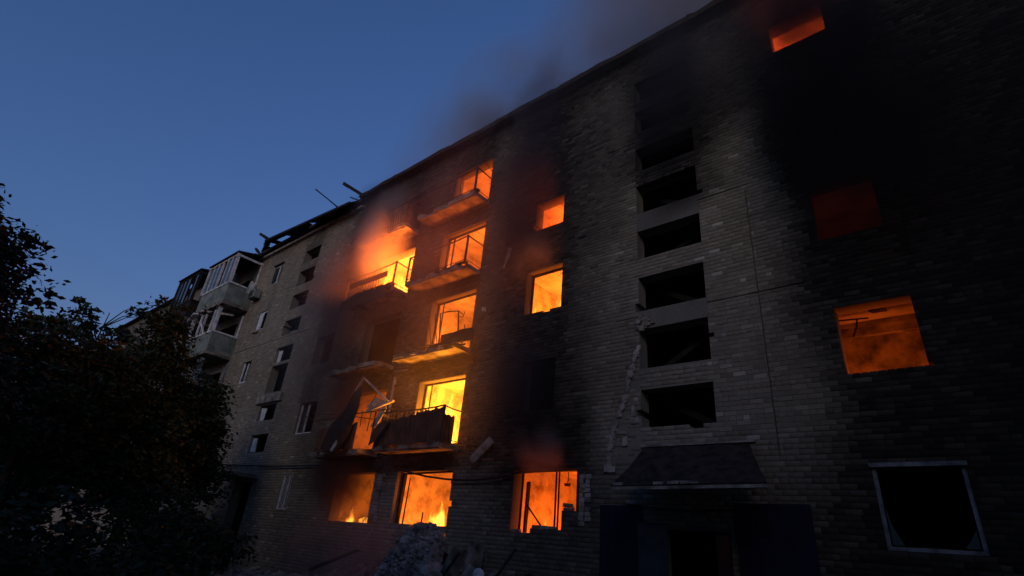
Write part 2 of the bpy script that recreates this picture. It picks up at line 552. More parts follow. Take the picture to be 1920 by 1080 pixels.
# bricks knocked out where the wall is broken
ragged = (bx > -6.55 + (3.4 - bz) * -0.42 * 0 ) & (bx < -5.6) & (bz > 3.5) & (bz < 6.2)
line = -6.50 + (bz - 3.47) * 0.31
lost = ragged & (bx > line) & (nrng.random(len(B)) < 0.42)
lost |= (np.hypot((bx + 5.45) / 0.30, (bz - 6.85) / 0.22) < 1.0)
lost |= (np.abs(bx + 7.1) < 0.16) & (bz > 2.2) & (bz < 3.4)
lost |= (nrng.random(len(B)) < 0.0025)
B, bx, bz = B[~lost], bx[~lost], bz[~lost]
nb = len(B)
tone = np.clip(nrng.beta(5.0, 5.5, nb) + (nrng.random(nb) < 0.025) * 0.4, 0, 1)
tone = np.clip(tone + (fbm(bx * 0.5, bz * 0.5, 31) - 0.5) * 0.5, 0, 1)
bsoot_shade = np.clip(soot_shade(bx, bz) + nrng.normal(0, 0.05, nb), 0, 0.985)
out = nrng.uniform(0.004, 0.010, nb) + (nrng.random(nb) < 0.05) * 0.008
single = np.where((bx > -3.92) & (bx < -1.72) & (bz > 4.1) & (bz < 7.75))[0]
single = single[np.argsort(-(B[single, 1] - B[single, 0]))][:300]
is_single = np.zeros(nb, bool)
is_single[single] = True
rest = np.where(~is_single)[0]
R_ = B[rest]
o_ = out[rest]
nr = len(rest)
tilt = nrng.normal(0, 0.0015, (nr, 4))
ch = 0.004                                       # worn arris
V = np.zeros((nr, 12, 3))
for k, (sx, sz) in enumerate(((0, 0), (1, 0), (1, 1), (0, 1))):
    xx = np.where(sx, R_[:, 1], R_[:, 0])
    zz = np.where(sz, R_[:, 3], R_[:, 2])
    V[:, k] = np.stack([xx, np.full(nr, 0.003), zz], 1)
    V[:, k + 4] = np.stack([xx, -o_ + ch, zz], 1)
    V[:, k + 8] = np.stack([xx + (ch if not sx else -ch), -o_ + tilt[:, k], zz + (ch if not sz else -ch)], 1)
Fq = []
for lo in (0, 4):
    for k in range(4):
        Fq.append((lo + k, lo + (k + 1) % 4, lo + 4 + (k + 1) % 4, lo + 4 + k))
Fq.append((8, 9, 10, 11))
Fq = np.array(Fq)
faces = (Fq[None] + (np.arange(nr) * 12)[:, None, None]).reshape(-1, 4)
me = bpy.data.meshes.new("brick_courses")
me.vertices.add(nr * 12)
me.vertices.foreach_set("co", V.reshape(-1))
me.loops.add(faces.size)
me.loops.foreach_set("vertex_index", faces.reshape(-1).astype(np.int32))
me.polygons.add(len(faces))
me.polygons.foreach_set("loop_start", np.arange(0, faces.size, 4, dtype=np.int32))
me.update(calc_edges=True)
set_attrs(me, np.repeat(tone[rest], 12), np.repeat(bsoot_shade[rest], 12))
BRK = link("brick_courses", me, M["brick"], WALL)
tag(BRK, kind="stuff")
# the bricks that show largest: objects of their own, sharing a few meshes by length
cache = {}
for i in single:
    a, b, c, d = B[i]
    key = (round(b - a, 2), round(d - c, 2))
    if key not in cache:
        w, h = key
        vs = [(x, y, zz) for zz in (-h / 2, h / 2) for y in (0.003 + 0.01, 0.0) for x in (-w / 2, w / 2)]
        mb = MB()
        q = []
        for k, (sx, sz) in enumerate(((-1, -1), (1, -1), (1, 1), (-1, 1))):
            q.append((sx * w / 2, 0.013, sz * h / 2))
        for k, (sx, sz) in enumerate(((-1, -1), (1, -1), (1, 1), (-1, 1))):
            q.append((sx * w / 2, ch, sz * h / 2))
        for k, (sx, sz) in enumerate(((-1, -1), (1, -1), (1, 1), (-1, 1))):
            q.append((sx * (w / 2 - ch), 0.0, sz * (h / 2 - ch)))
        mb.add(q, [tuple(f) for f in Fq])
        bm_ = bpy.data.meshes.new("brick")
        bm_.from_pydata(mb.v, [], mb.f)
        bm_.materials.append(M["brick1"])
        cache[key] = bm_
    o = link("brick", cache[key], None, WALL)
    o.location = ((a + b) / 2, -out[i], (c + d) / 2)
    o.rotation_euler = (nrng.normal(0, 0.01), nrng.normal(0, 0.004), nrng.normal(0, 0.006))
    o.color = (float(tone[i]), float(bsoot_shade[i]), 0, 1)

# smooth plaster over two stairwell spandrels
for a, b, c, d in SP:
    mb = MB()
    nx = 8
    g = [[(a + 0.02 + (b - a - 0.04) * i / nx, -0.012 + rng.uniform(-0.003, 0.003), zz) for i in range(nx + 1)] for zz in (c + 0.005, (c + d) / 2, d - 0.005)]
    sp = mb.sheet(g, (0, 0.010, 0)).build("spandrel", M["spandrel"], BLD)
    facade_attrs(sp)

# ------------------------------------------------------------------ rooms behind the openings
FIRE = {  # key: (power in W, light colour, x of the fire, y, height above room floor)
    "a1": (430, (1, 0.19, 0.016), -12.3, 0.65, 0.45), "a2": (1500, (1, 0.30, 0.02), -12.4, 0.65, 0.4),
    "a3": (400, (1, 0.185, 0.012), -12.4, 0.65, 0.4), "a4": (360, (1, 0.165, 0.012), -12.4, 0.65, 0.4),
    "a5": (240, (1, 0.15, 0.012), -12.0, 1.6, 0.5), "b1": (55, (1, 0.19, 0.012), -16.2, 1.2, 0.4),
    "b2": (90, (1, 0.17, 0.012), -15.9, 1.4, 0.5), "b4": (2600, (1, 0.17, 0.015), -15.7, 1.1, 0.5),
    "m1": (210, (1, 0.14, 0.010), -8.3, 2.2, 0.45), "m3": (440, (1, 0.20, 0.014), -8.9, 1.5, 0.5),
    "m4": (300, (1, 0.12, 0.013), -8.5, 1.6, 0.5), "r2": (70, (1, 0.14, 0.010), -1.2, 0.9, 0.35),
    "r3": (3.0, (1, 0.10, 0.016), -1.45, 0.7, 0.4), "r5": (260, (1, 0.10, 0.016), -1.1, 1.8, 0.5),
}
FIRE_LIGHTS = []
for key, rects in OPEN.items():
    main = [r for r in rects if r not in CHIPS.get(key, [])]
    xa = min(r[0] for r in main)
    xb = max(r[1] for r in main)
    zb = max(r[3] for r in main)
    za = min(r[2] for r in main)
    low = key[0] in "abdxst"
    zf = za - (0.05 if low else 0.75)
    zt = zb + (0.30 if key[0] not in "st" else 0.10)
    xl, xr = xa - 0.55, xb + 0.55
    if key[0] in "st":
        xl, xr, zf = xa - 0.16, xb + 0.16, za - 0.12
    if key == "a1":
        xl, xr, zf = -14.3, -10.9, 1.1
    if key == "b1":
        xl, xr = -17.6, -14.4
    burning = key in FIRE
    dep = WT + (4.2 if burning else 3.2)
    ya = WT + 0.002
    if key == "r2":
        dep, zt = WT + 1.9, zb + 0.55
    room = empty("room", BLD)
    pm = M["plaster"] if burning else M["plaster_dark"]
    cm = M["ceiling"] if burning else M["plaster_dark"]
    th = 0.06
    mb = MB()
    mb.box(xl - th, xl, ya, dep, zf, zt)
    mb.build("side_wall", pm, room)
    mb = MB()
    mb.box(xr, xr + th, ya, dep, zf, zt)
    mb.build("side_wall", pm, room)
    mb = MB()
    if key == "m1":                               # a doorway in the back wall
        mb.box(xl - th, -8.75, dep, dep + th, zf, zt)
        mb.box(-7.95, xr + th, dep, dep + th, zf, zt)
        mb.box(-8.75, -7.95, dep, dep + th, 3.15, zt)
        mb.box(-8.75, -7.95, dep + 0.5, dep + 0.56, zf, zt)
    else:
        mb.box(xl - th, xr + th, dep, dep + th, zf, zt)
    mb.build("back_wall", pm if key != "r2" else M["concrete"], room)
    mb = MB()
    mb.box(xl - th, xr + th, ya, dep + 0.6, zf - th, zf)
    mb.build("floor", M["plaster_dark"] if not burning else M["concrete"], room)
    xs = xl + (xr - xl) * 0.46
    mb = MB()
    mb.box(xl - th, xs - (0.012 if key[0] != "r" else 0.001), ya, dep + 0.6, zt, zt + th)
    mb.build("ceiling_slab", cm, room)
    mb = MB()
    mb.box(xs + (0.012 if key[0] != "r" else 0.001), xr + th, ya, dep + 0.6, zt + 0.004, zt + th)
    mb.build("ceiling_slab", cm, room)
    if key[0] in "st":                             # stair flight and landing inside the stairwell
        up = 1 if int(key[1]) % 2 else -1
        mx_ = (xl + xr) / 2
        MB().bar((mx_ - up * 0.75, 1.1, za + 0.05), (mx_ + up * 0.75, 1.1, zb - 0.02), 0.9, 0.14).build("stair_flight", M["plaster_dark"], room)
        MB().box(xl + 0.02, xr - 0.02, 1.6, 3.0, za + 0.1, za + 0.25).build("landing", M["plaster_dark"], room)
    if burning and key[0] in "am":                 # a dead lamp on its cord
        xq = xl + (xr - xl) * 0.30
        MB().tube([(xq, 1.9, zt), (xq + 0.02, 1.92, zt - 0.22), (xq - 0.01, 1.9, zt - 0.34)], 0.012, 5).build("lamp_cord", M["char"], room)
        MB().box(xq - 0.06, xq + 0.06, 1.84, 1.96, zt - 0.42, zt - 0.34, 0.02).build("lamp_holder", M["char"], room)
    mb = MB()
    mb.box(xs - 0.05, xs + 0.05, ya, dep + 0.6, zt + th, zt + th + 0.02)
    mb.build("slab_joint", M["char"], room)
    if burning:
        pw, lc, fx, fy, fz = FIRE[key]
        ld = bpy.data.lights.new("fire_light", 'POINT')
        ld.energy = pw
        ld.color = lc
        ld.shadow_soft_size = 0.28
        lo = bpy.data.objects.new("fire_light", ld)
        COL.objects.link(lo)
        lo.parent = room
        lo.location = (fx, fy, zf + fz)

# ------------------------------------------------------------------ balconies of the burning stacks
def jagged_slab(x0, x1, z, d, broken=0.0, th=0.15):
    """balcony slab whose front edge is chipped"""
    n = 14
    fr, bk = [], []
    for i in range(n + 1):
        x = x0 + (x1 - x0) * i / n
        c = rng.uniform(0, 0.03) + (rng.uniform(0, 0.22) if rng.random() < broken else 0)
        fr.append((x, -d + c))
    poly = [(x, y, z) for x, y in fr] + [(x1, -0.02, z), (x0, -0.02, z)]
    return MB().plate(poly, (0, 0, th))


def balcony(x0, x1, z, d=0.8, broken=0.2, bal=(), rail=True, side=True, bow=0.0, h=1.0, posts=None):
    root = empty("balcony", BLD)
    jagged_slab(x0, x1, z, d, broken).build("slab", M["concrete"], root)
    # thin fascia lip below the front edge
    MB().box(x0 + 0.06, x1 - 0.06, -d + 0.07, -d + 0.13, z - 0.045, z + 0.004, 0.004).build("lip", M["concrete"], root)
    zt = z + 0.15
    if rail:
        k = 6
        pts = [(x0 + (x1 - x0) * i / k, -d + 0.05 - bow * math.sin(math.pi * i / k), zt + h - 0.04 * math.sin(3.1 * i / k) + rng.uniform(-0.012, 0.012)) for i in range(k + 1)]
        MB().tube(pts, 0.026, 6).build("top_rail", M["rail"], root)
        pts = [(x, y, zt + 0.10) for x, y, _ in pts]
        MB().tube(pts, 0.014, 6).build("bottom_rail", M["rail"], root)
        for x in (posts or (x0 + 0.02, x1 - 0.02)):
            MB().bar((x, -d + 0.05, zt - 0.02), (x + rng.uniform(-0.03, 0.03), -d + 0.05, zt + h + 0.02), 0.055, jit=0.004).build("post", M["rail"], root)
        if side:
            for x in (x0 + 0.02, x1 - 0.02):
                MB().tube([(x, -d + 0.05, zt + h), (x + rng.uniform(-.02, .02), -d * 0.5, zt + h - 0.03), (x, 0.0, zt + h - 0.02)], 0.024, 6).build("side_rail", M["rail"], root)
                MB().tube([(x, -d + 0.05, zt + 0.12), (x, 0.0, zt + 0.10)], 0.012, 6).build("side_rail", M["rail"], root)
        for x in bal:
            e = rng.uniform(-0.04, 0.04)
            MB().tube([(x, -d + 0.05, zt + 0.08), (x + e * 0.4, -d + 0.05 - abs(e), zt + h * 0.5), (x + e, -d + 0.05, zt + h - 0.02)], 0.014, 5).build("baluster", M["rail"], root)
    return root


def frange(a, b, s):
    return [a + s * i for i in range(int((b - a) / s) + 1)]


AX0, AX1 = -14.25, -11.3
BX0, BX1 = -18.05, -15.0
# right-hand stack
b = balcony(AX0, AX1, 4.05, bal=frange(-14.0, -11.9, 0.17), broken=0.1)
g = [[(AX0 + 0.05 + (AX1 - AX0 - 0.05) * i / 30.0, -0.80 + 0.018 * (-1) ** i + 0.03 * math.sin(i * 0.5), zz + (0.0 if zz < 4.5 else (-0.17 + 0.30 * (i / 30.0) + 0.03 * math.sin(i * 1.7)))) for i in range(31)] for zz in (4.17, 4.6, 5.02)]
MB().sheet(g, (0, -0.012, 0)).build("parapet_sheet", M["sheet"], b)
g = [[(AX1 + 0.02 + 0.012 * (-1) ** i, -0.80 + 0.07 * i, zz + (0.03 * math.sin(i * 2.3) if zz > 4.5 else 0)) for i in range(8)] for zz in (4.17, 4.6, 4.96)]
MB().sheet(g, (0.012, 0, 0)).build("parapet_sheet", M["sheet"], b)
b = balcony(AX0, AX1, 6.98, rail=False, broken=0.5)
MB().tube([(-11.95, -0.75, 7.22), (-12.10, -0.75, 8.21), (-11.75, -0.76, 8.20), (-11.28, -0.75, 8.12), (-11.17, -0.75, 7.41)], 0.024, 6).build("bent_frame", M["rail"], b)
MB().tube([(-11.28, -0.75, 8.12), (-11.26, -0.60, 8.09), (-11.30, -0.50, 8.03), (-11.41, -0.55, 8.03)], 0.013, 6).build("bent_frame", M["rail"], b)
MB().tube([(-11.30, -0.50, 8.07), (-11.26, -0.50, 8.20)], 0.013, 6).build("bent_frame", M["rail"], b)
MB().tube([(-12.06, -0.75, 7.21), (-12.35, -0.72, 8.05), (-12.40, -0.70, 8.29)], 0.014, 6).build("post", M["rail"], b)
MB().tube([(-12.33, -0.75, 7.22), (-12.66, -0.70, 8.12)], 0.014, 6).build("post", M["rail"], b)
MB().tube([(-12.54, -0.75, 7.27), (-12.95, -0.60, 8.31)], 0.014, 6).build("post", M["rail"], b)
MB().bar((-11.03, -0.60, 7.44), (-11.10, -0.60, 7.70), 0.02).build("post", M["rail"], b)
MB().tube([(-12.62, -0.78, 7.21), (-11.73, -0.80, 7.10), (-10.73, -0.82, 6.90)], 0.022, 6).build("bottom_rail", M["rail"], b)
MB().tube([(-13.89, -0.78, 7.07), (-12.69, -0.80, 7.09), (-11.76, -0.82, 7.15)], 0.016, 6).build("bottom_rail", M["rail"], b)
mb = MB()
mb.plate([(-11.89, -0.78, 7.43), (-11.35, -0.78, 7.42), (-11.01, -0.76, 7.47), (-10.63, -0.70, 7.47), (-10.52, -0.74, 7.05), (-11.84, -0.80, 7.10)], (0, 0.05, 0))
mb.build("scorched_panel", M["char"], b)
for i in range(26):
    x = rng.uniform(-12.3, -11.2)
    s = rng.uniform(0.04, 0.13)
    y = rng.uniform(-0.78, -0.4)
    MB().box(x, x + s * 1.6, y, y + s, 7.12, 7.12 + s * 0.8, 0.02).build("debris", M["rubble"], b)
b = balcony(AX0, AX1, 9.72, bal=[-13.35, -13.15, -13.0, -12.6], broken=0.3)
for i in range(14):
    x = rng.uniform(-13.4, -11.5)
    s = rng.uniform(0.04, 0.12)
    MB().box(x, x + s * 2, -0.75, -0.75 + s, 9.86, 9.86 + s * 0.7, 0.02).build("debris", M["char"], b)
MB().tube([(-11.24, -0.05, 11.84), (-11.14, -0.72, 11.19), (-12.49, -0.72, 11.18)], 0.014, 5).build("loose_wire", M["rail"], b)
b = balcony(AX0, AX1, 12.55, bal=frange(-14.1, -12.3, 0.15) + [-12.05], broken=0.35)
MB().tube([(-11.31, -0.05, 14.01), (-11.26, -0.40, 14.07), (-11.12, -0.75, 13.86)], 0.014, 5).build("loose_wire", M["rail"], b)
for i in range(14):
    x = rng.uniform(-12.5, -11.4)
    s = rng.uniform(0.05, 0.14)
    MB().box(x, x + s * 2, -0.72, -0.72 + s, 12.69, 12.69 + s * 0.8, 0.02).build("debris", M["char"], b)
# left-hand stack
b = balcony(BX0, BX1, 4.02, broken=0.5, rail=False)
g = [[(BX0 + 0.5 + 2.3 * i / 20.0, -0.80 + 0.02 * (-1) ** i - 0.02 * i * 0.1, zz + (0.16 * vnoise(np.array(i * 0.6), np.array(3.3)) if zz > 4.5 else 0)) for i in range(21)] for zz in (4.15, 4.55, 4.85)]
MB().sheet(g, (0, -0.012, 0)).build("parapet_sheet", M["sheet"], b)
for (p, q, r) in [((-14.35, -0.85, 4.25), (-14.35, -0.85, 5.24), 0.02), ((-15.12, -0.80, 4.84), (-15.15, -0.80, 5.36), 0.015), ((-14.69, -0.80, 4.67), (-14.73, -0.75, 5.34), 0.018), ((-14.37, -0.80, 4.69), (-14.44, -0.80, 5.26), 0.016)]:
    MB().tube([p, q], r, 6).build("post", M["rail"], b)
MB().tube([(-17.78, -0.80, 5.23), (-16.23, -0.85, 5.22), (-15.29, -0.85, 5.27), (-13.62, -0.80, 5.29)], 0.018, 6).build("top_rail", M["rail"], b)
MB().tube([(-18.79, -0.80, 5.48), (-17.12, -0.80, 5.01)], 0.016, 6).build("loose_wire", M["rail"], b)
MB().tube([(-18.27, -0.80, 5.53), (-16.34, -0.80, 5.32), (-14.48, -0.80, 5.03)], 0.014, 6).build("loose_wire", M["rail"], b)
b = balcony(BX0, BX1, 6.95, rail=False, broken=0.6)
MB().tube([(-18.26, -0.70, 8.03), (-17.81, -0.75, 8.16), (-17.46, -0.75, 7.99)], 0.014, 5).build("loose_wire", M["rail"], b)
b = balcony(BX0, BX1, 9.80, bal=frange(-17.2, -15.9, 0.16), broken=0.35)
mb = MB()
mb.bar((-17.62, -0.86, 10.50), (-15.36, -0.84, 10.50), 0.05, 0.22)
mb.build("scorched_panel", M["char"], b)
for i in range(46):
    x = rng.uniform(-17.6, -15.1)
    s = rng.uniform(0.05, 0.16)
    MB().box(x, x + s * 1.7, -0.84, -0.84 + s * 1.3, 9.90, 9.94 + s, 0.03).build("debris", M["char"], b)
# blackened boards that hang below the slab's front
g = [[(BX0 - 0.02 + 2.9 * i / 10.0, -0.86 + 0.02 * rng.random(), zz - (0.28 * vnoise(np.array(i * 0.7), np.array(9.1)) if zz < 9.7 else 0)) for i in range(11)] for zz in (9.62, 9.8, 9.95)]
MB().sheet(g, (0, -0.02, 0)).build("scorched_panel", M["char"], b)
b = balcony(BX0, BX1, 12.55, bal=frange(-17.9, -15.2, 0.16), broken=0.3)

# drain pipe between the two stacks
dp = empty("drain_pipe", BLD)
MB().tube([(-14.62, -0.16, 4.2), (-14.60, -0.16, 6.6)], 0.055, 8).build("pipe", M["pale"], dp)
MB().bar((-14.70, -0.16, 6.3), (-14.50, -0.16, 6.3), 0.05).build("bracket", M["rail"], dp)
MB().bar((-14.68, -0.20, 6.80), (-13.98, -0.20, 6.78), 0.03).build("bracket", M["pale"], dp)

# brick pier between the ground-floor openings, plaster fallen off
for i in range(14):
    MB().box(-14.87 + rng.uniform(0, .03), -14.42 + rng.uniform(-.05, .05), -0.05, 0.0, 2.1 + 0.1 * i, 2.1 + 0.1 * i + 0.082, 0.008).build("pier_brick", M["rubble"], WALL)
# broken edge of the wall beside the stairwell: mortar ridge and knocked-out bricks
ridge = empty("broken_wall_edge", BLD)
pr = [(-5.61, -0.03, 6.28), (-5.70, -0.03, 6.02), (-5.78, -0.03, 5.74), (-5.90, -0.03, 5.47), (-5.93, -0.03, 5.18), (-6.04, -0.03, 4.88), (-6.16, -0.03, 4.64), (-6.27, -0.03, 4.40), (-6.34, -0.03, 4.05), (-6.43, -0.03, 3.70), (-6.51, -0.03, 3.41)]
for p, q in zip(pr, pr[1:]):
    for k in range(4):
        f = k / 4 + rng.uniform(0, 0.2)
        c = Vector(p).lerp(Vector(q), f)
        s = rng.uniform(0.03, 0.075)
        MB().box(c.x - s * 0.8, c.x + s * 0.8, -0.045, 0.0, c.z - s, c.z + s, 0.022).build("mortar_lump", M["pale"], ridge)
for (p, w, h) in [((-5.76, -0.02, 4.51), 0.10, 0.07), ((-6.00, -0.02, 4.06), 0.06, 0.10), ((-6.08, -0.02, 4.25), 0.12, 0.03), ((-5.78, -0.02, 4.73), 0.03, 0.12), ((-6.41, -0.02, 3.67), 0.05, 0.14), ((-6.34, -0.02, 3.47), 0.09, 0.06)]:
    MB().box(p[0] - w, p[0] + w, -0.04, 0.0, p[2] - h, p[2] + h, 0.012).build("loose_brick", M["pale"], ridge)
for i in range(16):
    a = rng.random() * 6.28
    r = rng.random() ** 0.5
    x, zz, s = -5.44 + 0.26 * r * math.cos(a), 6.86 + 0.20 * r * math.sin(a), rng.uniform(0.03, 0.075)
    MB().box(x - s, x + s, -0.06, 0.03, zz - s * 0.8, zz + s * 0.8, 0.025).build("loose_brick", M["rubble"], ridge)
# bare, whitened jamb right of the ground-floor window
for i in range(11):
    for j in range(2):
        x = -7.18 + 0.16 * j + rng.uniform(-0.01, 0.01)
        if rng.random() < 0.85:
            MB().box(x, x + rng.uniform(0.10, 0.15), -0.03, 0.0, 2.28 + 0.10 * i, 2.28 + 0.10 * i + 0.085, 0.012).build("jamb_brick", M["pale"] if rng.random() < .75 else M["rubble"], ridge)
# bricks left standing unevenly on the broken sill
for x0_, x1_, zz in [(-9.1, -8.9, 2.07), (-8.5, -8.28, 2.17), (-8.1, -7.86, 2.17), (-7.62, -7.4, 2.58), (-7.64, -7.42, 2.67), (-8.26, -8.13, 2.17)]:
    MB().box(x0_, x1_, 0.0, 0.12, zz, zz + 0.07, 0.012).build("loose_brick", M["rubble"], ridge)

# ------------------------------------------------------------------ what is left of windows and doors
def window(x0, x1, z0, z1, y=0.12, w=0.07, material="white", mull=(), trans=(), sill=False, panes=False, miss=()):
    root = empty("window", BLD)
    d = 0.06
    bars = [("frame", (x0, x0 + w, z0, z1)), ("frame", (x1 - w, x1, z0, z1)), ("frame", (x0 + w, x1 - w, z0, z0 + w)), ("frame", (x0 + w, x1 - w, z1 - w, z1))]
    bars += [("mullion", (m_ - w * 0.4, m_ + w * 0.4, z0 + w, z1 - w)) for m_ in mull]
    bars += [("transom", (x0 + w, x1 - w, t_ - w * 0.3, t_ + w * 0.3)) for t_ in trans]
    for k, (nm, (a, b_, c, e)) in enumerate(bars):
        if k in miss:
            continue
        dd = 0.0 if nm == "frame" else 0.004
        MB().box(a, b_, y + dd, y + d - dd, c, e, 0.003).build(nm, M[material], root)
    if sill:
        MB().box(x0 - 0.04, x1 + 0.04, -0.10, 0.10, z0 - 0.03, z0, 0.003).build("sill", M["white"], root)
    if panes:
        MB().box(x0 + w, x1 - w, y + 0.028, y + 0.034, z0 + w, z1 - w).build("pane", M["glass"], root)
    return root


w1 = window(-1.41, -0.17, 2.15, 3.46, y=0.02, w=0.058, material="sootwhite")
MB().box(-0.95, -0.70, 0.03, 0.07, 2.151, 2.225, 0.01).build("broken_corner", M["char"], w1)
MB().plate([(-1.33, 0.05, 2.23), (-1.18, 0.05, 2.23), (-1.30, 0.05, 2.55), (-1.33, 0.05, 2.8)], (0, 0.005, 0)).build("glass_shard", M["glass"], w1)
MB().plate([(-0.25, 0.05, 2.23), (-0.44, 0.05, 2.23), (-0.33, 0.05, 2.36), (-0.25, 0.05, 2.5)], (0, 0.005, 0)).build("glass_shard", M["glass"], w1)
MB().box(-1.44, -0.14, -0.05, 0.02, 3.40, 3.47, 0.004).build("head_trim", M["sootwhite"], w1)
window(-20.62, -19.88, 2.32, 3.57, y=0.05, w=0.06, mull=(-20.25,), panes=True)
gr = empty("window_grille", BLD)
for x in frange(-20.55, -19.92, 0.10):
    MB().tube([(x, 0.0, 2.34), (x, 0.0, 3.55)], 0.008, 5).build("grille_bar", M["white"], gr)
window(-20.75, -19.45, 5.08, 6.32, y=0.08, w=0.06, mull=(-20.2,), miss=(1, 3), material="white")
w = window(-27.30, -26.45, 13.4, 14.53, y=0.05, w=0.08, mull=(-26.85,))
MB().plate([(-27.22, 0.03, 13.48), (-26.95, -0.12, 13.5), (-26.93, -0.12, 14.3), (-27.22, 0.03, 14.45)], (0, 0.02, 0)).build("torn_screen", M["balcony_panel"], w)
MB().box(-27.4, -26.35, -0.08, 0.02, 14.53, 14.58, 0.005).build("head_trim", M["char"], w)
w = window(-27.45, -26.55, 10.75, 11.80, y=0.05, w=0.07)
MB().box(-27.38, -26.95, 0.02, 0.05, 10.8, 11.75, 0.004).build("shutter", M["white"], w)
MB().box(-27.5, -26.9, -0.12, 0.03, 10.62, 10.70, 0.03).build("sill", M["rubble"], w)
window(-27.45, -26.6, 7.95, 9.05, y=0.05, w=0.08, mull=(-27.0,), miss=(3,))
for i, (a, b_) in enumerate(LSTAIR):                       # blown-out stair windows: what hangs in the openings
    if i in (4, 6, 7):
        MB().box(-24.2, -23.95 + 0.02 * i, 0.10, 0.14, a + 0.05, b_ - 0.12, 0.03).build("window_remnant", M["white"], BLD)
    if i in (2, 3):
        MB().box(-23.9, -23.2, 0.22, 0.25, a + 0.02, a + 0.25, 0.05).build("window_remnant", M["balcony_panel"], BLD)
MB().box(-24.6, -22.4, -0.14, 0.0, 6.62, 6.98, 0.03).build("spandrel", M["rubble"], BLD)
# the burnt window of the ground floor, right stack: frame post and pipes
mw = empty("window", BLD)
MB().bar((-8.02, 0.24, 2.17), (-8.02, 0.24, 3.5), 0.035, 0.03).build("mullion", M["char"], mw)
MB().bar((-7.94, 0.25, 2.17), (-7.94, 0.25, 3.5), 0.030, 0.03).build("mullion", M["char"], mw)
MB().bar((-9.05, 0.22, 2.1), (-9.02, 0.20, 3.46), 0.05, 0.04, 0.01).build("frame", M["char"], mw)
MB().bar((-8.90, 0.26, 2.1), (-8.82, 0.20, 3.25), 0.12, 0.03, 0.02).build("frame", M["char"], mw)
MB().bar((-8.88, 0.18, 2.75), (-8.30, 0.22, 2.15), 0.03, 0.03).build("glazing_bar", M["char"], mw)
MB().bar((-9.1, 0.1, 3.46), (-7.3, 0.1, 3.50), 0.05, 0.04, 0.006).build("frame", M["char"], mw)
aw = empty("window", BLD)
MB().bar((-13.72, 0.2, 2.1), (-13.70, 0.22, 3.5), 0.10, 0.08, 0.02).build("frame", M["char"], aw)
MB().bar((-13.45, 0.2, 2.1), (-13.43, 0.22, 3.4), 0.03, 0.03, 0.01).build("mullion", M["char"], aw)
MB().bar((-12.75, 0.3, 2.1), (-12.74, 0.3, 2.45), 0.03, 0.03, 0.006).build("glazing_bar", M["char"], aw)
MB().bar((-13.7, 0.15, 3.50), (-11.45, 0.15, 3.54), 0.05, 0.05, 0.006).build("frame", M["char"], aw)
for k_, (x0_, x1_, z0_, z1_) in {"a2": (-13.47, -11.38, 4.3, 6.33), "a3": (-13.5, -11.38, 7.2, 9.27), "a4": (-13.47, -11.33, 9.98, 11.95), "m3": (-9.28, -7.97, 7.85, 9.25)}.items():
    fw = empty("window", BLD)
    MB().bar((x0_ + 0.03, 0.28, z0_), (x0_ + 0.04, 0.28, z1_), 0.05, 0.06, 0.008).build("frame", M["char"], fw)
    MB().bar((x0_ + 0.05, 0.28, z1_ - 0.03), (x1_, 0.28, z1_ - 0.025), 0.05, 0.05, 0.008).build("frame", M["char"], fw)
    if k_ != "m3":
        MB().bar((x0_ + 0.32, 0.27, z0_), (x0_ + 0.30, 0.29, z1_ - 0.05), 0.035, 0.04, 0.008).build("mullion", M["char"], fw)
# cables and a hanging fixture on the ceiling of the dim room
fx = empty("ceiling_wiring", BLD)
MB().tube([(-1.67, 1.20, 6.58), (-1.44, 1.20, 6.56), (-1.09, 1.30, 6.57)], 0.018, 5).build("wire", M["char"], fx)
MB().tube([(-1.28, 1.20, 6.55), (-1.31, 1.20, 6.39), (-1.41, 1.20, 6.17)], 0.018, 5).build("wire", M["char"], fx)
MB().box(-0.98, -0.72, 0.5, 0.75, 6.40, 6.58, 0.03).build("burnt_lamp", M["char"], fx)
MB().box(-2.0, 0.2, 1.45, 1.62, 6.28, 6.46, 0.02).build("ceiling_beam", M["concrete"], fx)
# ragged cloth or insulation hanging on the dark wall
MB().sheet([[(-10.08, -0.10, 10.38), (-9.96, -0.10, 10.28), (-9.92, -0.08, 10.36)], [(-10.10, -0.12, 10.12), (-10.05, -0.10, 10.07), (-9.98, -0.08, 10.10)], [(-10.16, -0.12, 9.86), (-10.11, -0.10, 9.84), (-10.07, -0.10, 9.86)], [(-10.20, -0.12, 9.62), (-10.17, -0.10, 9.62), (-10.14, -0.10, 9.69)]], (0, 0.012, 0)).build("torn_cladding", M["pale"], BLD)
MB().box(-10.25, -9.55, -0.10, 0.0, 10.55, 11.2, 0.06).build("scorched_panel", M["char"], BLD)
MB().box(-10.95, -10.85, -0.06, 0.0, 8.3, 8.45, 0.03).build("loose_brick", M["pale"], BLD)
# panel dangling beside the first-floor balcony
MB().bar((-10.49, -0.25, 3.73), (-9.95, -0.12, 4.29), 0.03, 0.20, 0.01).build("hanging_plank", M["rubble"], BLD)

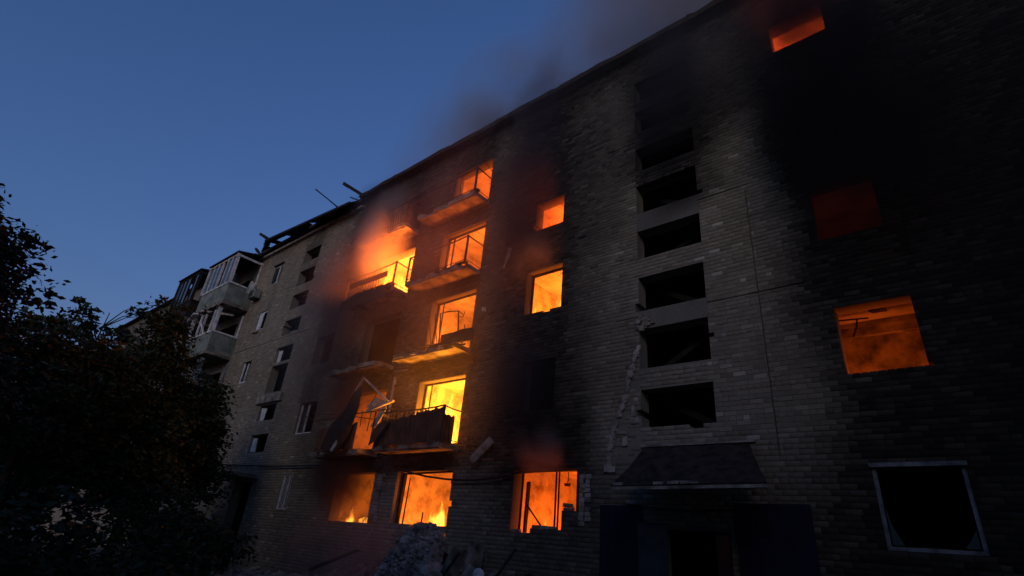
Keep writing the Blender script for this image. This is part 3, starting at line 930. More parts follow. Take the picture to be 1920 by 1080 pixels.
# ------------------------------------------------------------------ stairwell entrance with sloping hood
ent = empty("entrance", BLD)
hf0, hf1 = (-5.65, -1.25, 2.96), (-2.75, -1.25, 3.00)
hb0, hb1 = (-5.55, -0.02, 3.90), (-3.32, -0.02, 3.90)
n = 16
g = []
for j in range(5):
    v = j / 4
    g.append([tuple(Vector(hb0).lerp(Vector(hb1), i / n).lerp(Vector(hf0).lerp(Vector(hf1), i / n), v) + Vector((0, 0, rng.uniform(-0.012, 0.012) - 0.05 * math.sin(v * 3.14)))) for i in range(n + 1)])
MB().sheet(g, (0, 0.02, -0.05)).build("hood", M["roof"], ent)
MB().bar(Vector(hf0) + Vector((0, 0, -0.06)), Vector(hf1) + Vector((0, 0, -0.06)), 0.05, 0.06, 0.004).build("fascia", M["rubble"], ent)
for i in range(9):
    f = rng.random() * 0.6
    c = Vector(hf0).lerp(Vector(hf1), f)
    s = rng.uniform(0.02, 0.05)
    MB().box(c.x - s * 2, c.x + s * 2, c.y - 0.02, c.y + 0.06, c.z + 0.0, c.z + s, 0.01).build("debris", M["pale"], ent)
MB().bar((-5.6, -0.03, 3.94), (-3.2, -0.03, 3.93), 0.05, 0.05, 0.01).build("flashing", M["rubble"], ent)
MB().box(-6.62, -5.62, -0.035, -0.014, 0.2, 2.72, 0.003).build("painted_panel", M["blue"], ent)
MB().box(-3.72, -2.42, -0.034, -0.014, 0.2, 2.80, 0.003).build("painted_panel", M["blue"], ent)
dr = MB().box(-5.52, -4.92, -0.42, -0.37, 0.14, 2.38, 0.004).build("door", M["lightblue"], ent)
MB().box(-5.02, -4.97, -0.46, -0.42, 1.05, 1.25, 0.004).build("handle", M["rail"], dr)
MB().box(-5.46, -4.98, -0.428, -0.421, 0.3, 1.1, 0.002).build("panel", M["lightblue"], dr)
MB().box(-5.46, -4.98, -0.428, -0.421, 1.3, 2.25, 0.002).build("panel", M["lightblue"], dr)
for x in frange(-6.6, -5.7, 0.18) + frange(-3.7, -2.5, 0.18):
    MB().box(x, x + 0.012, -0.042, -0.035, 0.25, 2.68).build("seam", M["blue"], ent)
MB().tube([(-6.0, -0.05, 2.75), (-5.4, -0.07, 2.69), (-4.6, -0.08, 2.64), (-3.8, -0.07, 2.68), (-3.2, -0.05, 2.78)], 0.015, 5).build("wire", M["cable"], ent)
MB().box(-3.98, -3.74, -0.40, -0.32, 0.14, 2.22, 0.01).build("door_leaf", M["red"], ent)
MB().box(-6.1, -2.6, -1.6, 0.0, -0.02, 0.14, 0.004).build("step", M["concrete"], ent)
# left entrance
ent2 = empty("entrance", BLD)
MB().box(-24.9, -22.6, -1.2, 0.0, 3.42, 3.56, 0.01).build("hood", M["concrete"], ent2)
MB().plate([(-25.6, -0.5, 0.3), (-25.1, -0.7, 0.3), (-25.0, -0.6, 2.4), (-25.5, -0.4, 2.4)], (0, 0.05, 0)).build("door", M["pale"], ent2)
MB().plate([(-24.85, -0.8, 0.2), (-24.65, -0.85, 0.2), (-24.5, -0.6, 1.9), (-24.7, -0.55, 1.9)], (0, 0.05, 0)).build("door_leaf", M["white"], ent2)

# ------------------------------------------------------------------ eaves and burnt roof
rf = empty("roof", BLD)
mb = MB()
nx = 60
prof = []
g = []
for y_, z_ in ((0.0, 16.02), (-0.34, 15.98), (-0.36, 16.12), (0.3, 16.22)):
    g.append([(-19.6 + 32.4 * i / nx, y_ + rng.uniform(-0.02, 0.02), z_ + rng.uniform(-0.02, 0.02) + (0.035 if i % 7 == 3 else 0)) for i in range(nx + 1)])
mb.sheet(g, (0, 0.02, 0.05)).build("cornice", M["roof"], rf)
MB().box(X0, X1, 0.02, 12.0, 16.02, 16.12).build("deck", M["roof"], rf)
MB().box(X0, -30.0, -0.30, 0.02, 15.98, 16.1, 0.01).build("cornice", M["roof"], rf)
# remains of the boarded eaves on the left: boards lie across, some burnt through
MB().box(-30.2, -19.6, -0.16, 0.0, 15.52, 15.66, 0.01).build("cornice", M["rubble"], rf)
MB().box(-30.2, -19.6, -0.24, 0.0, 15.80, 15.98, 0.012).build("cornice", M["roof"], rf)
HOLES = [(-27.3, -26.2), (-28.6, -27.9), (-24.15, -23.5)]


def eave(x):
    f = (x + 28.0) / 8.2
    return 16.05 - 0.55 * f + 0.02 * math.sin(x * 3)


x = -29.9
while x < -19.9:
    wd = rng.uniform(0.13, 0.24)
    xm_ = x + wd / 2
    zf = eave(xm_)
    yf = -0.72
    if xm_ < -28.0:                                # gable corner cut back
        f = (xm_ + 29.9) / 1.9
        yf = -0.72 * f - 0.02
        zf = 16.25 - 0.2 * f
    hole = any(a < xm_ < b_ for a, b_ in HOLES)
    if hole:
        MB().bar((xm_, yf, zf), (xm_, yf + 0.30, zf + 0.06), wd * 0.96, 0.03, 0.008).build("eave_board", M["roof"], rf)
    elif yf < -0.1:
        MB().bar((xm_, yf + rng.uniform(-0.03, 0.04), zf), (xm_, 0.02, 16.16), wd * 0.97, 0.03, 0.008).build("eave_board", M["roof"], rf)
    x += wd
MB().bar((-28.0, -0.74, 16.06), (-19.8, -0.70, 15.51), 0.05, 0.12, 0.008).build("fascia", M["char"], rf)

beams = [
    ("thin charred pole sticking up alone above the burnt eaves", (-26.03, 0.30, 19.47), (-22.37, 0.30, 16.64), 0.055, 0.06),
    ("thick charred beam jutting up from the roof edge beside the thin pole", (-23.20, 0.50, 18.79), (-20.41, 0.50, 16.73), 0.17, 0.16),
    ("short splinter of burnt wood beside the thick charred beam", (-21.79, 0.30, 17.22), (-20.69, 0.30, 16.56), 0.05, 0.05),
    ("stubby charred rafter end poking out above the left eaves", (-29.90, -0.40, 17.32), (-27.91, -0.40, 16.16), 0.15, 0.16),
    ("small burnt stump at the far left corner of the eaves", (-30.72, -0.10, 16.73), (-29.75, -0.10, 15.99), 0.12, 0.12),
    ("tiny burnt stick on the roof edge below the thin pole", (-22.83, 0.10, 16.73), (-22.32, 0.10, 16.31), 0.06, 0.06),
]
for lab, p, q, w_, h_ in beams:
    pts = [Vector(p).lerp(Vector(q), k / 5) for k in range(6)]
    mb = MB()
    for k in range(5):
        s = 0.85 + 0.25 * rng.random()
        mb.bar(pts[k], pts[k + 1] + (pts[k + 1] - pts[k]) * 0.05, w_ * s, h_ * s, 0.008)
    o = mb.build("charred_beam", M["char"])
    tag(o, lab, "beam", "burnt roof timbers", "thing")
MB().plate([(-21.39, 0.50, 17.25), (-20.59, 0.50, 17.26), (-19.85, 0.50, 16.99), (-19.99, 0.50, 16.75), (-20.84, 0.50, 16.70)], (0, 0.3, 0)).build("torn_sheet", M["char"], rf)
for i in range(36):                                   # small burnt bits along the eaves
    x = rng.uniform(-19, 4)
    s = rng.uniform(0.03, 0.09)
    MB().box(x, x + s * 2, -0.30, -0.20, 16.1, 16.16 + s, 0.02).build("burnt_bit", M["char"], rf)

# ------------------------------------------------------------------ glazed balconies at the far left
def glazed(x0, x1, zs, ztop, d, glass=True, tilt=0.0, panels=6, roof=True, broken=False, fm="white", pmn="balcony_panel"):
    root = empty("glazed_balcony", BLD)
    MB().box(x0, x1, -d, 0.0, zs - 0.16, zs, 0.02).build("slab", M["concrete"], root)
    zr = zs + 1.05
    npn = 5
    for i in range(npn):
        a = x0 + (x1 - x0) * i / npn
        b_ = x0 + (x1 - x0) * (i + 1) / npn - 0.02
        e = rng.uniform(-0.05, 0.05) if broken else 0
        MB().plate([(a, -d, zs), (b_, -d + e, zs + e), (b_, -d - e, zr), (a, -d + e, zr - abs(e))], (0, 0.03, 0)).build("parapet_panel", M[pmn], root)
    MB().plate([(x1, -d, zs), (x1, 0, zs), (x1, 0, zr), (x1, -d, zr)], (-0.03, 0, 0)).build("parapet_panel", M[pmn], root)
    for i in range(panels + 1):
        x = x0 + 0.04 + (x1 - x0 - 0.08) * i / panels
        if broken and i in (1, 4):
            MB().bar((x, -d, zr), (x - 0.5, -d - 0.2, zr + 0.8), 0.07, 0.07, 0.02).build("mullion", M[fm], root)
            continue
        wq = 0.17 if i in (0, panels) else 0.09
        MB().bar((x, -d, zr), (x + tilt, -d, ztop), wq, 0.08, 0.008).build("mullion", M[fm], root)
    MB().bar((x0, -d, zr + 0.03), (x1, -d, zr + 0.03), 0.08, 0.09, 0.006).build("frame_rail", M[fm], root)
    MB().bar((x1, -d, zr + 0.03), (x1, 0.0, zr + 0.03), 0.08, 0.09, 0.006).build("frame_rail", M[fm], root)
    if not broken:
        MB().bar((x0, -d, ztop - 0.06), (x1, -d, ztop - 0.06), 0.08, 0.10, 0.006).build("frame_rail", M[fm], root)
        MB().bar((x1, -d, ztop - 0.12), (x1, 0.0, ztop - 0.12), 0.08, 0.12, 0.006).build("frame_rail", M[fm], root)
    MB().bar((x1 - 0.03, -0.05, zr), (x1 - 0.03, -0.05, ztop), 0.07, 0.08, 0.006).build("mullion", M[fm], root)
    if glass:
        for i in range(panels):
            a = x0 + 0.04 + (x1 - x0 - 0.08) * i / panels + 0.06
            b_ = x0 + 0.04 + (x1 - x0 - 0.08) * (i + 1) / panels - 0.06
            if i != 3:
                MB().box(a, b_, -d - 0.004, -d + 0.004, zr + 0.09, ztop - 0.12).build("pane", M["glass"], root)
    if roof:
        MB().plate([(x0 - 0.1, -d - 0.14, ztop), (x1 + 0.1, -d - 0.14, ztop), (x1 + 0.1, 0.0, ztop + 0.38), (x0 - 0.1, 0.0, ztop + 0.38)], (0, 0, 0.07)).build("roof_sheet", M["char"], root)
    return root


gb = glazed(-32.7, -29.1, 12.40, 15.28, 1.4)
MB().bar((-29.2, -0.35, 12.9), (-28.95, -0.30, 13.9), 0.25, 0.06, 0.06).build("torn_panel", M["white"], gb)
gb = glazed(-32.7, -29.3, 9.62, 12.0, 1.3, glass=False, roof=False, broken=True)
MB().plate([(-33.6, -1.5, 11.6), (-32.3, -1.6, 12.15), (-32.2, -1.3, 12.2), (-33.5, -1.2, 11.65)], (0, 0, 0.08)).build("torn_panel", M["white"], gb)
MB().plate([(-31.6, -1.5, 12.2), (-29.2, -0.9, 11.7), (-29.2, -0.6, 11.75), (-31.5, -1.2, 12.28)], (0, 0, 0.10)).build("torn_panel", M["pale"], gb)
for i in range(18):
    x = rng.uniform(-32.5, -29.3)
    MB().bar((x, -1.45 + rng.uniform(-.2, .3), 12.1 + rng.uniform(-.3, .3)), (x + rng.uniform(-.5, .5), -1.3 + rng.uniform(-.3, .3), 12.1 + rng.uniform(-.4, .5)), rng.uniform(.04, .12), .04, 0.02).build("debris", M["pale"] if i % 3 else M["char"], gb)
glazed(-32.7, -29.3, 6.75, 9.2, 1.3, glass=False, roof=False, broken=True, fm="sootwhite", pmn="char")
glazed(-37.2, -33.9, 12.40, 15.45, 1.5, panels=5, fm="char", pmn="char")
ac = empty("air_conditioner")
ac.location = (0, 0, 0)
tag(ac, "small grey air conditioner box on the wall between glazed balcony and top window", "air conditioner")
MB().box(-28.65, -27.95, -0.42, -0.08, 12.75, 13.25, 0.004).build("casing", M["balcony_panel"], ac)
for i in range(5):
    MB().box(-28.60, -28.1, -0.435, -0.422, 12.80 + 0.08 * i, 12.84 + 0.08 * i).build("grille_slat", M["char"], ac)
MB().bar((-28.5, -0.4, 12.72), (-28.5, 0.0, 12.72), 0.04, 0.04).build("bracket", M["rail"], ac)
MB().bar((-28.1, -0.4, 12.72), (-28.1, 0.0, 12.72), 0.04, 0.04).build("bracket", M["rail"], ac)

# ------------------------------------------------------------------ wreckage on and below the left stack
def wreck(name, label, cat, mb, material, group=None):
    o = mb.build(name, M[material])
    tag(o, label, cat, group, "thing")
    return o


wf = empty("collapsed_window_frame")
tag(wf, "collapsed pale window frame leaning in a peak on the wrecked first-floor balcony", "window frame", None, "thing")
MB().bar((-15.65, -0.70, 6.57), (-14.01, -0.70, 5.58), 0.10, 0.05, 0.012).build("rail", M["pale"], wf)
MB().bar((-15.62, -0.72, 6.56), (-15.90, -0.80, 5.94), 0.07, 0.05, 0.012).build("rail", M["pale"], wf)
MB().bar((-14.96, -0.78, 5.31), (-13.75, -0.70, 5.57), 0.09, 0.05, 0.012).build("rail", M["pale"], wf)
MB().bar((-14.72, -0.70, 5.91), (-14.90, -0.75, 5.42), 0.03, 0.03, 0.006).build("glazing_bar", M["rail"], wf)
MB().plate([(-14.22, -0.80, 5.25), (-13.95, -0.80, 5.26), (-14.26, -0.82, 4.78), (-14.54, -0.82, 4.79)], (0, 0.03, 0)).build("stile", M["pale"], wf)
MB().plate([(-14.98, -0.80, 5.35), (-14.74, -0.80, 5.57), (-14.58, -0.80, 5.41), (-14.83, -0.80, 5.26)], (0, 0.03, 0)).build("stile", M["pale"], wf)
mb = MB()
g = [[(-15.73, -0.90, 6.02), (-15.52, -0.90, 6.13), (-15.31, -0.90, 6.21)], [(-15.92, -1.00, 5.38), (-15.41, -1.02, 5.30), (-15.13, -1.00, 5.40)], [(-16.49, -1.05, 4.88), (-15.52, -1.10, 4.70), (-15.26, -1.00, 4.98)], [(-16.75, -1.05, 4.16), (-15.82, -1.10, 3.97), (-15.43, -1.00, 4.48)]]
wreck("fallen_roof_sheet", "black crumpled sheet hanging off the wrecked left balcony", "sheet", mb.sheet(g, (0, 0.02, 0.02)), "char")
mb = MB()
g = [[(-15.27, -0.60, 5.60), (-15.00, -0.50, 5.87), (-14.46, -0.50, 5.69)], [(-15.12, -0.60, 5.32), (-14.89, -0.50, 5.45), (-14.32, -0.50, 5.39)]]
wreck("fallen_board", "pale board wedged behind the collapsed window frame", "board", mb.sheet(g, (0, 0.03, 0)), "pale")
mb = MB()
g = [[(-14.16, -0.95, 4.66), (-13.83, -0.95, 4.88), (-13.45, -0.90, 4.93)], [(-14.20, -1.00, 4.17), (-13.93, -1.00, 4.30), (-13.60, -0.95, 4.70)]]
wreck("slumped_sheet", "dark sheet slumped between the two first-floor balconies", "sheet", mb.sheet(g, (0, 0.03, 0)), "sheet")
mb = MB()
mb.bar((-15.95, -1.10, 4.06), (-15.78, -1.05, 4.35), 0.09, 0.12, 0.02)
mb.bar((-15.78, -1.05, 4.35), (-15.74, -1.00, 4.53), 0.08, 0.07, 0.02)
wreck("splintered_beam", "splintered beam end glinting below the wrecked left balcony", "beam", mb, "pale")

# leaning pale sheet, slabs and rubble in front of the ground floor
mb = MB()
cg = [[(-10.75, -2.60, 0.80), (-10.84, -2.30, 1.20), (-11.06, -1.80, 1.60), (-11.27, -1.30, 1.96), (-11.15, -1.00, 2.07)],
      [(-10.01, -2.60, 0.77), (-10.01, -2.40, 1.18), (-10.17, -2.00, 1.56), (-10.47, -1.50, 1.85), (-10.71, -1.10, 2.02)],
      [(-9.28, -2.50, 0.75), (-9.41, -2.30, 1.08), (-9.69, -1.90, 1.43), (-10.14, -1.40, 1.71), (-10.52, -1.00, 1.89)],
      [(-8.93, -2.30, 0.78), (-9.33, -2.00, 1.04), (-9.76, -1.60, 1.33), (-10.24, -1.10, 1.57), (-10.61, -0.80, 1.78)]]


def refine(gr, k):
    A = np.array(gr, float)
    for ax in (0, 1):
        idx = np.linspace(0, A.shape[ax] - 1, (A.shape[ax] - 1) * k + 1)
        lo = np.clip(np.floor(idx).astype(int), 0, A.shape[ax] - 2)
        f = idx - lo
        f = (f * f * (3 - 2 * f)) * 0.5 + f * 0.5
        a, b_ = np.take(A, lo, ax), np.take(A, lo + 1, ax)
        sh = [1, 1, 1]
        sh[ax] = -1
        f = f.reshape(sh)
        A = a * (1 - f) + b_ * f
    A = A + (vnoise(A[..., 0] * 6, A[..., 2] * 6, 4) - 0.5)[..., None] * np.array([0.05, -0.16, 0.14]) + (vnoise(A[..., 0] * 17, A[..., 2] * 17, 8) - 0.5)[..., None] * np.array([0.03, -0.07, 0.07])
    return [[tuple(p_) for p_ in r_] for r_ in A]


o = mb.sheet(refine(cg, 6), (0.0, 0.04, -0.03)).build("fallen_sheet", M["rubble"])
tag(o, "large crumpled sheet strewn with rubble, slumped under the centre ground-floor window", "sheet")
slabs = [
    ("dark arched slab edge beside the pale crumpled sheet", (-11.0, -1.0, 0.0), (-10.55, -0.9, 1.5), 0.5, 0.10, "char"),
    ("grey concrete block leaning left under the ground-floor brick pier", (-10.55, -0.7, 0.0), (-10.45, -0.35, 1.62), 0.62, 0.14, "rubble"),
    ("narrow upright concrete slab leaning on the ground-floor brick pier", (-9.85, -0.7, 0.0), (-9.85, -0.30, 1.75), 0.46, 0.12, "concrete"),
    ("tilted pale slab at the bottom edge near the rubble heap", (-9.5, -1.9, 0.2), (-9.0, -1.4, 1.25), 0.5, 0.10, "pale"),
]
for lab, p, q, w_, h_, mm in slabs:
    mb = MB().bar(p, q, w_, h_, 0.05)
    wreck("broken_slab", lab, "slab", mb, mm, "broken slabs below the facade")
wreck("plaster_lump", "round pale lump of plaster on top of the rubble at the bottom edge", "debris",
      MB().add([((-8.5 + 0.13 * math.sin(t_) * math.cos(u_)) * 1.0, -1.7 + 0.12 * math.sin(t_) * math.sin(u_), 1.13 + 0.13 * math.cos(t_) + 0.015 * math.sin(5 * u_))
                for t_ in np.linspace(0.05, math.pi - 0.05, 9) for u_ in np.linspace(0, 2 * math.pi, 14, endpoint=False)],
               [(i * 14 + j, i * 14 + (j + 1) % 14, (i + 1) * 14 + (j + 1) % 14, (i + 1) * 14 + j) for i in range(8) for j in range(14)]), "white")
# rubble heap along the wall: one mass of broken brick
mb = MB()
for i in range(4200):
    x = rng.uniform(-21, -6.3)
    f = rng.random()
    hgt = 1.25 * math.exp(-((x + 11.6) / 3.4) ** 2) + 0.35
    y = -0.05 - 3.2 * f
    zt = hgt * (1 - f) ** 1.1 * rng.random() ** 0.4
    s = rng.uniform(0.04, 0.13)
    c = Vector((x, y, zt))
    d = Vector((rng.uniform(-1, 1), rng.uniform(-1, 1), rng.uniform(-.5, .5))).normalized()
    mb.bar(c - d * s, c + d * s, s * 1.0, s * 0.8, s * 0.25)
for i in range(420):                                 # chunks lying on the crumpled sheet
    a, b_ = rng.random() * 3, rng.random() * 4
    i0, j0 = int(a), int(b_)
    u_, v_ = a - i0, b_ - j0
    c = Vector(cg[i0][j0]).lerp(Vector(cg[i0 + 1][j0]), u_).lerp(Vector(cg[i0][j0 + 1]).lerp(Vector(cg[i0 + 1][j0 + 1]), u_), v_)
    s = rng.uniform(0.02, 0.085)
    d = Vector((rng.uniform(-1, 1), rng.uniform(-1, 1), rng.uniform(-.6, .6))).normalized()
    c = c + Vector((0, -0.03, 0.03))
    mb.bar(c - d * s, c + d * s, s * 1.1, s * 0.8, s * 0.3)
rb = mb.build("rubble", M["rubble"])
tag(rb, "heap of broken brick and plaster along the foot of the burning wall", "rubble", kind="stuff")

twisted = [("splintered plank sticking up from the rubble under the ground-floor pier", (-10.2, -1.6, 0.4), (-9.6, -1.2, 1.5), 0.12, 0.03, "char"),
           ("burnt plank lying across the rubble left of the crumpled sheet", (-15.2, -1.4, 0.7), (-13.4, -1.2, 1.35), 0.16, 0.04, "char"),
           ("pale plank tilted against the wall left of the crumpled sheet", (-14.9, -0.9, 0.5), (-14.4, -0.1, 1.9), 0.15, 0.03, "pale"),
           ("bent iron bar rising from the rubble under the right ground-floor window", (-8.9, -1.2, 0.6), (-8.2, -0.9, 1.7), 0.03, 0.03, "rail"),
           ("short charred plank resting on the rubble right of the pale lump", (-8.2, -1.5, 0.9), (-7.4, -1.3, 1.25), 0.14, 0.04, "char")]
for lab, p, q, w_, h_, mm in twisted:
    wreck("broken_plank", lab, "plank", MB().bar(p, q, w_, h_, 0.02), mm, "broken planks below the facade")

# ------------------------------------------------------------------ cables
cab = [("black cable sagging across the two lit ground-floor windows", [(-13.71, -0.12, 3.60), (-13.05, -0.13, 3.49), (-12.31, -0.14, 3.37), (-11.52, -0.14, 3.29), (-11.2, -0.14, 3.27), (-10.41, -0.13, 3.26), (-9.66, -0.13, 3.30), (-9.05, -0.13, 3.40), (-8.47, -0.12, 3.54)], 0.030),
       ("thin cable strung along the wall above the left ground-floor window", [(-28.24, -0.10, 4.18), (-24.78, -0.12, 3.99), (-21.93, -0.12, 3.88), (-19.50, -0.12, 3.84), (-17.93, -0.10, 3.83)], 0.028)]
for lab, pts, r in cab:
    o = MB().tube(pts, r, 6).build("cable", M["cable"])
    tag(o, lab, "cable")

# ------------------------------------------------------------------ trees and shrubs
def tree(name, label, base, height, blobs, nleaf, leaf, material, trunk_r=0.16, group="dark trees in the yard", flat=0.5, seed=1, cat="tree"):
    r = random.Random(seed)
    nr = np.random.default_rng(seed)
    root = empty(name)
    root.location = base
    tag(root, label, cat, group)
    bx_, by_, bz_ = base
    mb = MB()
    top = max(b_[2] + b_[5] * 0.6 for b_ in blobs)
    pts, rs = [], []
    for k in range(9):
        f = k / 8
        pts.append((0.10 * math.sin(f * 5 + seed) * f, 0.10 * math.cos(f * 4 + seed) * f, (top - 0.1) * f * 0.95 - 0.15))
        rs.append(trunk_r * (1 - 0.88 * f))
    mb.tube(pts, rs, 9)
    tips = []
    for (cx, cy, cz, rx, ry, rz) in blobs:
        nlimb = max(3, int(6 * rx))
        for k in range(nlimb):
            a = r.random() * 6.283
            e = r.uniform(-0.8, 0.8)
            q = Vector((cx + rx * 0.8 * math.cos(a) * math.cos(e), cy + ry * 0.8 * math.sin(a) * math.cos(e), cz + rz * 0.8 * math.sin(e)))
            zf = max(0.4, min(top * 0.85, q.z - r.uniform(0.3, 0.9)))
            s = Vector((0.05 * math.sin(zf), 0, zf))
            mid = s.lerp(q, 0.55) + Vector((0, 0, 0.12 * (q - s).length))
            mb.tube([s, mid, q], [trunk_r * 0.26, trunk_r * 0.15, 0.012], 5)
            tips.append(q)
    mb.build("trunk", M["bark"], root, smooth=True)
    # crown: leaves in clumps on the twigs
    tot = sum(b_[3] * b_[4] * b_[5] for b_ in blobs)
    C = []
    for (cx, cy, cz, rx, ry, rz) in blobs:
        k = int(nleaf * rx * ry * rz / tot)
        nclump = max(6, k // 34)
        d = nr.normal(size=(nclump, 3))
        d /= np.linalg.norm(d, axis=1)[:, None]
        rr = nr.random(nclump) ** 0.45 * (0.86 + 0.28 * nr.random(nclump))
        cc = d * rr[:, None] * np.array([rx, ry, rz]) + np.array([cx, cy, cz])
        sz = nr.uniform(0.14, 0.38, nclump) * (0.5 + 0.5 * min(1.0, rx))
        who = nr.integers(0, nclump, k)
        off = nr.normal(size=(k, 3)) * np.array([1.0, 1.0, flat]) * sz[who][:, None] * 0.75
        C.append(cc[who] + off)
    C = np.concatenate(C)
    k = len(C)
    u = nr.normal(size=(k, 3)) * np.array([1, 1, 0.55])
    u /= np.linalg.norm(u, axis=1)[:, None]
    w_ = np.cross(u, nr.normal(size=(k, 3)))
    w_ /= np.linalg.norm(w_, axis=1)[:, None]
    s = (leaf * nr.uniform(0.6, 1.3, k))[:, None]
    V_ = np.stack([C - u * s, C + w_ * s * 0.45, C + u * s, C - w_ * s * 0.45], 1).reshape(-1, 3)
    me_ = bpy.data.meshes.new("crown")
    me_.vertices.add(len(V_))
    me_.vertices.foreach_set("co", V_.reshape(-1))
    me_.loops.add(k * 4)
    me_.loops.foreach_set("vertex_index", np.arange(k * 4, dtype=np.int32))
    me_.polygons.add(k)
    me_.polygons.foreach_set("loop_start", np.arange(0, k * 4, 4, dtype=np.int32))
    me_.update(calc_edges=True)
    link("crown", me_, M[material], root)
    return root


# blobs are relative to the base: (x, y, z, rx, ry, rz)
layers = []
for k in range(12):
    z_ = 0.7 + 0.68 * k
    rr_ = 3.15 if z_ < 5.3 else max(0.35, 3.15 * (1 - ((z_ - 5.3) / 3.3) ** 1.6))
    rr_ *= rng.uniform(0.88, 1.08)
    for q in range(5):
        a = q * 1.257 + k * 0.7
        layers.append((rr_ * 0.55 * math.cos(a), rr_ * 0.55 * math.sin(a), z_ - 0.15 * rr_ * 0.3, rr_ * 0.55, rr_ * 0.55, 0.36))
tree("dense_tree", "tall dense dark tree with layered boughs at the left edge", (-15.6, -12.3, 0), 9, layers, 90000, 0.085, "needle", 0.2, flat=0.35, seed=3)
tree("feathery_tree", "low feathery tree with thin twigs right of the tall layered tree", (-20.5, -8.0, 0), 7.5,
     [(0, 0, 4.4, 1.5, 1.6, 1.9), (0.2, -1.2, 5.9, 0.9, 1.0, 0.9), (0, 1.0, 6.3, 0.9, 0.7, 0.8), (0, 0.1, 5.9, 0.8, 0.8, 0.7), (0, 1.8, 5.2, .8, .8, 1.2), (0, -2.0, 4.6, 1, 1, 1.4)], 12000, 0.095, "leaf", 0.12, seed=8)
tree("leafy_tree", "broad dark leafy tree in front of the far left balconies", (-21.8, -4.5, 0), 9.0,
     [(0, 0, 3.6, 2.0, 1.9, 2.0), (0, 1.0, 5.0, 1.5, 1.1, 1.6), (0, -0.6, 6.4, 1.3, 1.2, 1.5), (0.2, -0.9, 7.9, 0.9, 0.8, 0.9), (0, 1.7, 4.2, 1.0, 0.9, 1.5), (0, -1.9, 5.0, 1.2, 1.0, 1.6), (0, 2.1, 3.0, 1.0, 0.9, 0.9), (0, -2.4, 3.2, 1.4, 1.2, 1.6)], 46000, 0.092, "leaf", 0.16, seed=12)
tree("leafy_tree", "slim tree whose sparse top pokes over the far roof line", (-31.0, -5.6, 0), 11,
     [(0, 0, 5.2, 1.8, 1.8, 2.6), (0, 0.8, 8.6, 1.2, 1.2, 1.5), (0, -1.2, 9.2, 1.4, 1.2, 1.4), (0, 1.3, 10.9, 0.6, 0.6, 0.5), (0, -2.6, 7.5, 1.6, 1.4, 2.0), (0, 2.2, 6.4, 1.4, 1.2, 2.0)], 10000, 0.15, "leaf", 0.15, seed=15)
tree("leafy_tree", "low spreading tree between the feathery tree and the far end wall", (-26.5, -7.4, 0), 7.5,
     [(0, 0, 2.4, 2.2, 2.4, 2.2), (0, 0.8, 4.8, 1.8, 1.7, 1.8), (0, -1.6, 4.4, 1.8, 1.6, 2.0), (0, 2.4, 3.2, 1.6, 1.4, 2.2), (0, -3.0, 2.6, 1.6, 1.5, 2.0), (0, 0.2, 6.6, 1.2, 1.0, 0.9)], 20000, 0.13, "leaf", 0.17, seed=31)
tree("leafy_shrub", "low dark shrub mass at the bottom left corner of the yard", (-10.5, -8.9, 0), 2.5,
     [(0, 0, 0.9, 1.0, 1.3, 0.9), (0.2, 1.3, 0.7, 0.8, 1.0, 0.7), (0, -1.2, 1.1, 0.9, 1.0, 1.0)], 7000, 0.08, "leaf", 0.05, seed=21, group="shrubs in the yard", cat="shrub")
tree("leafy_shrub", "rounded dark shrub beside the left entrance below the leafy tree", (-18.5, -3.6, 0), 2.5,
     [(0, 0, 1.0, 1.2, 1.1, 1.0), (0.9, 0.6, 0.8, 0.9, 0.8, 0.8), (-0.9, -0.8, 1.4, 1.1, 1.1, 1.3)], 7000, 0.09, "leaf", 0.05, seed=22, group="shrubs in the yard", cat="shrub")

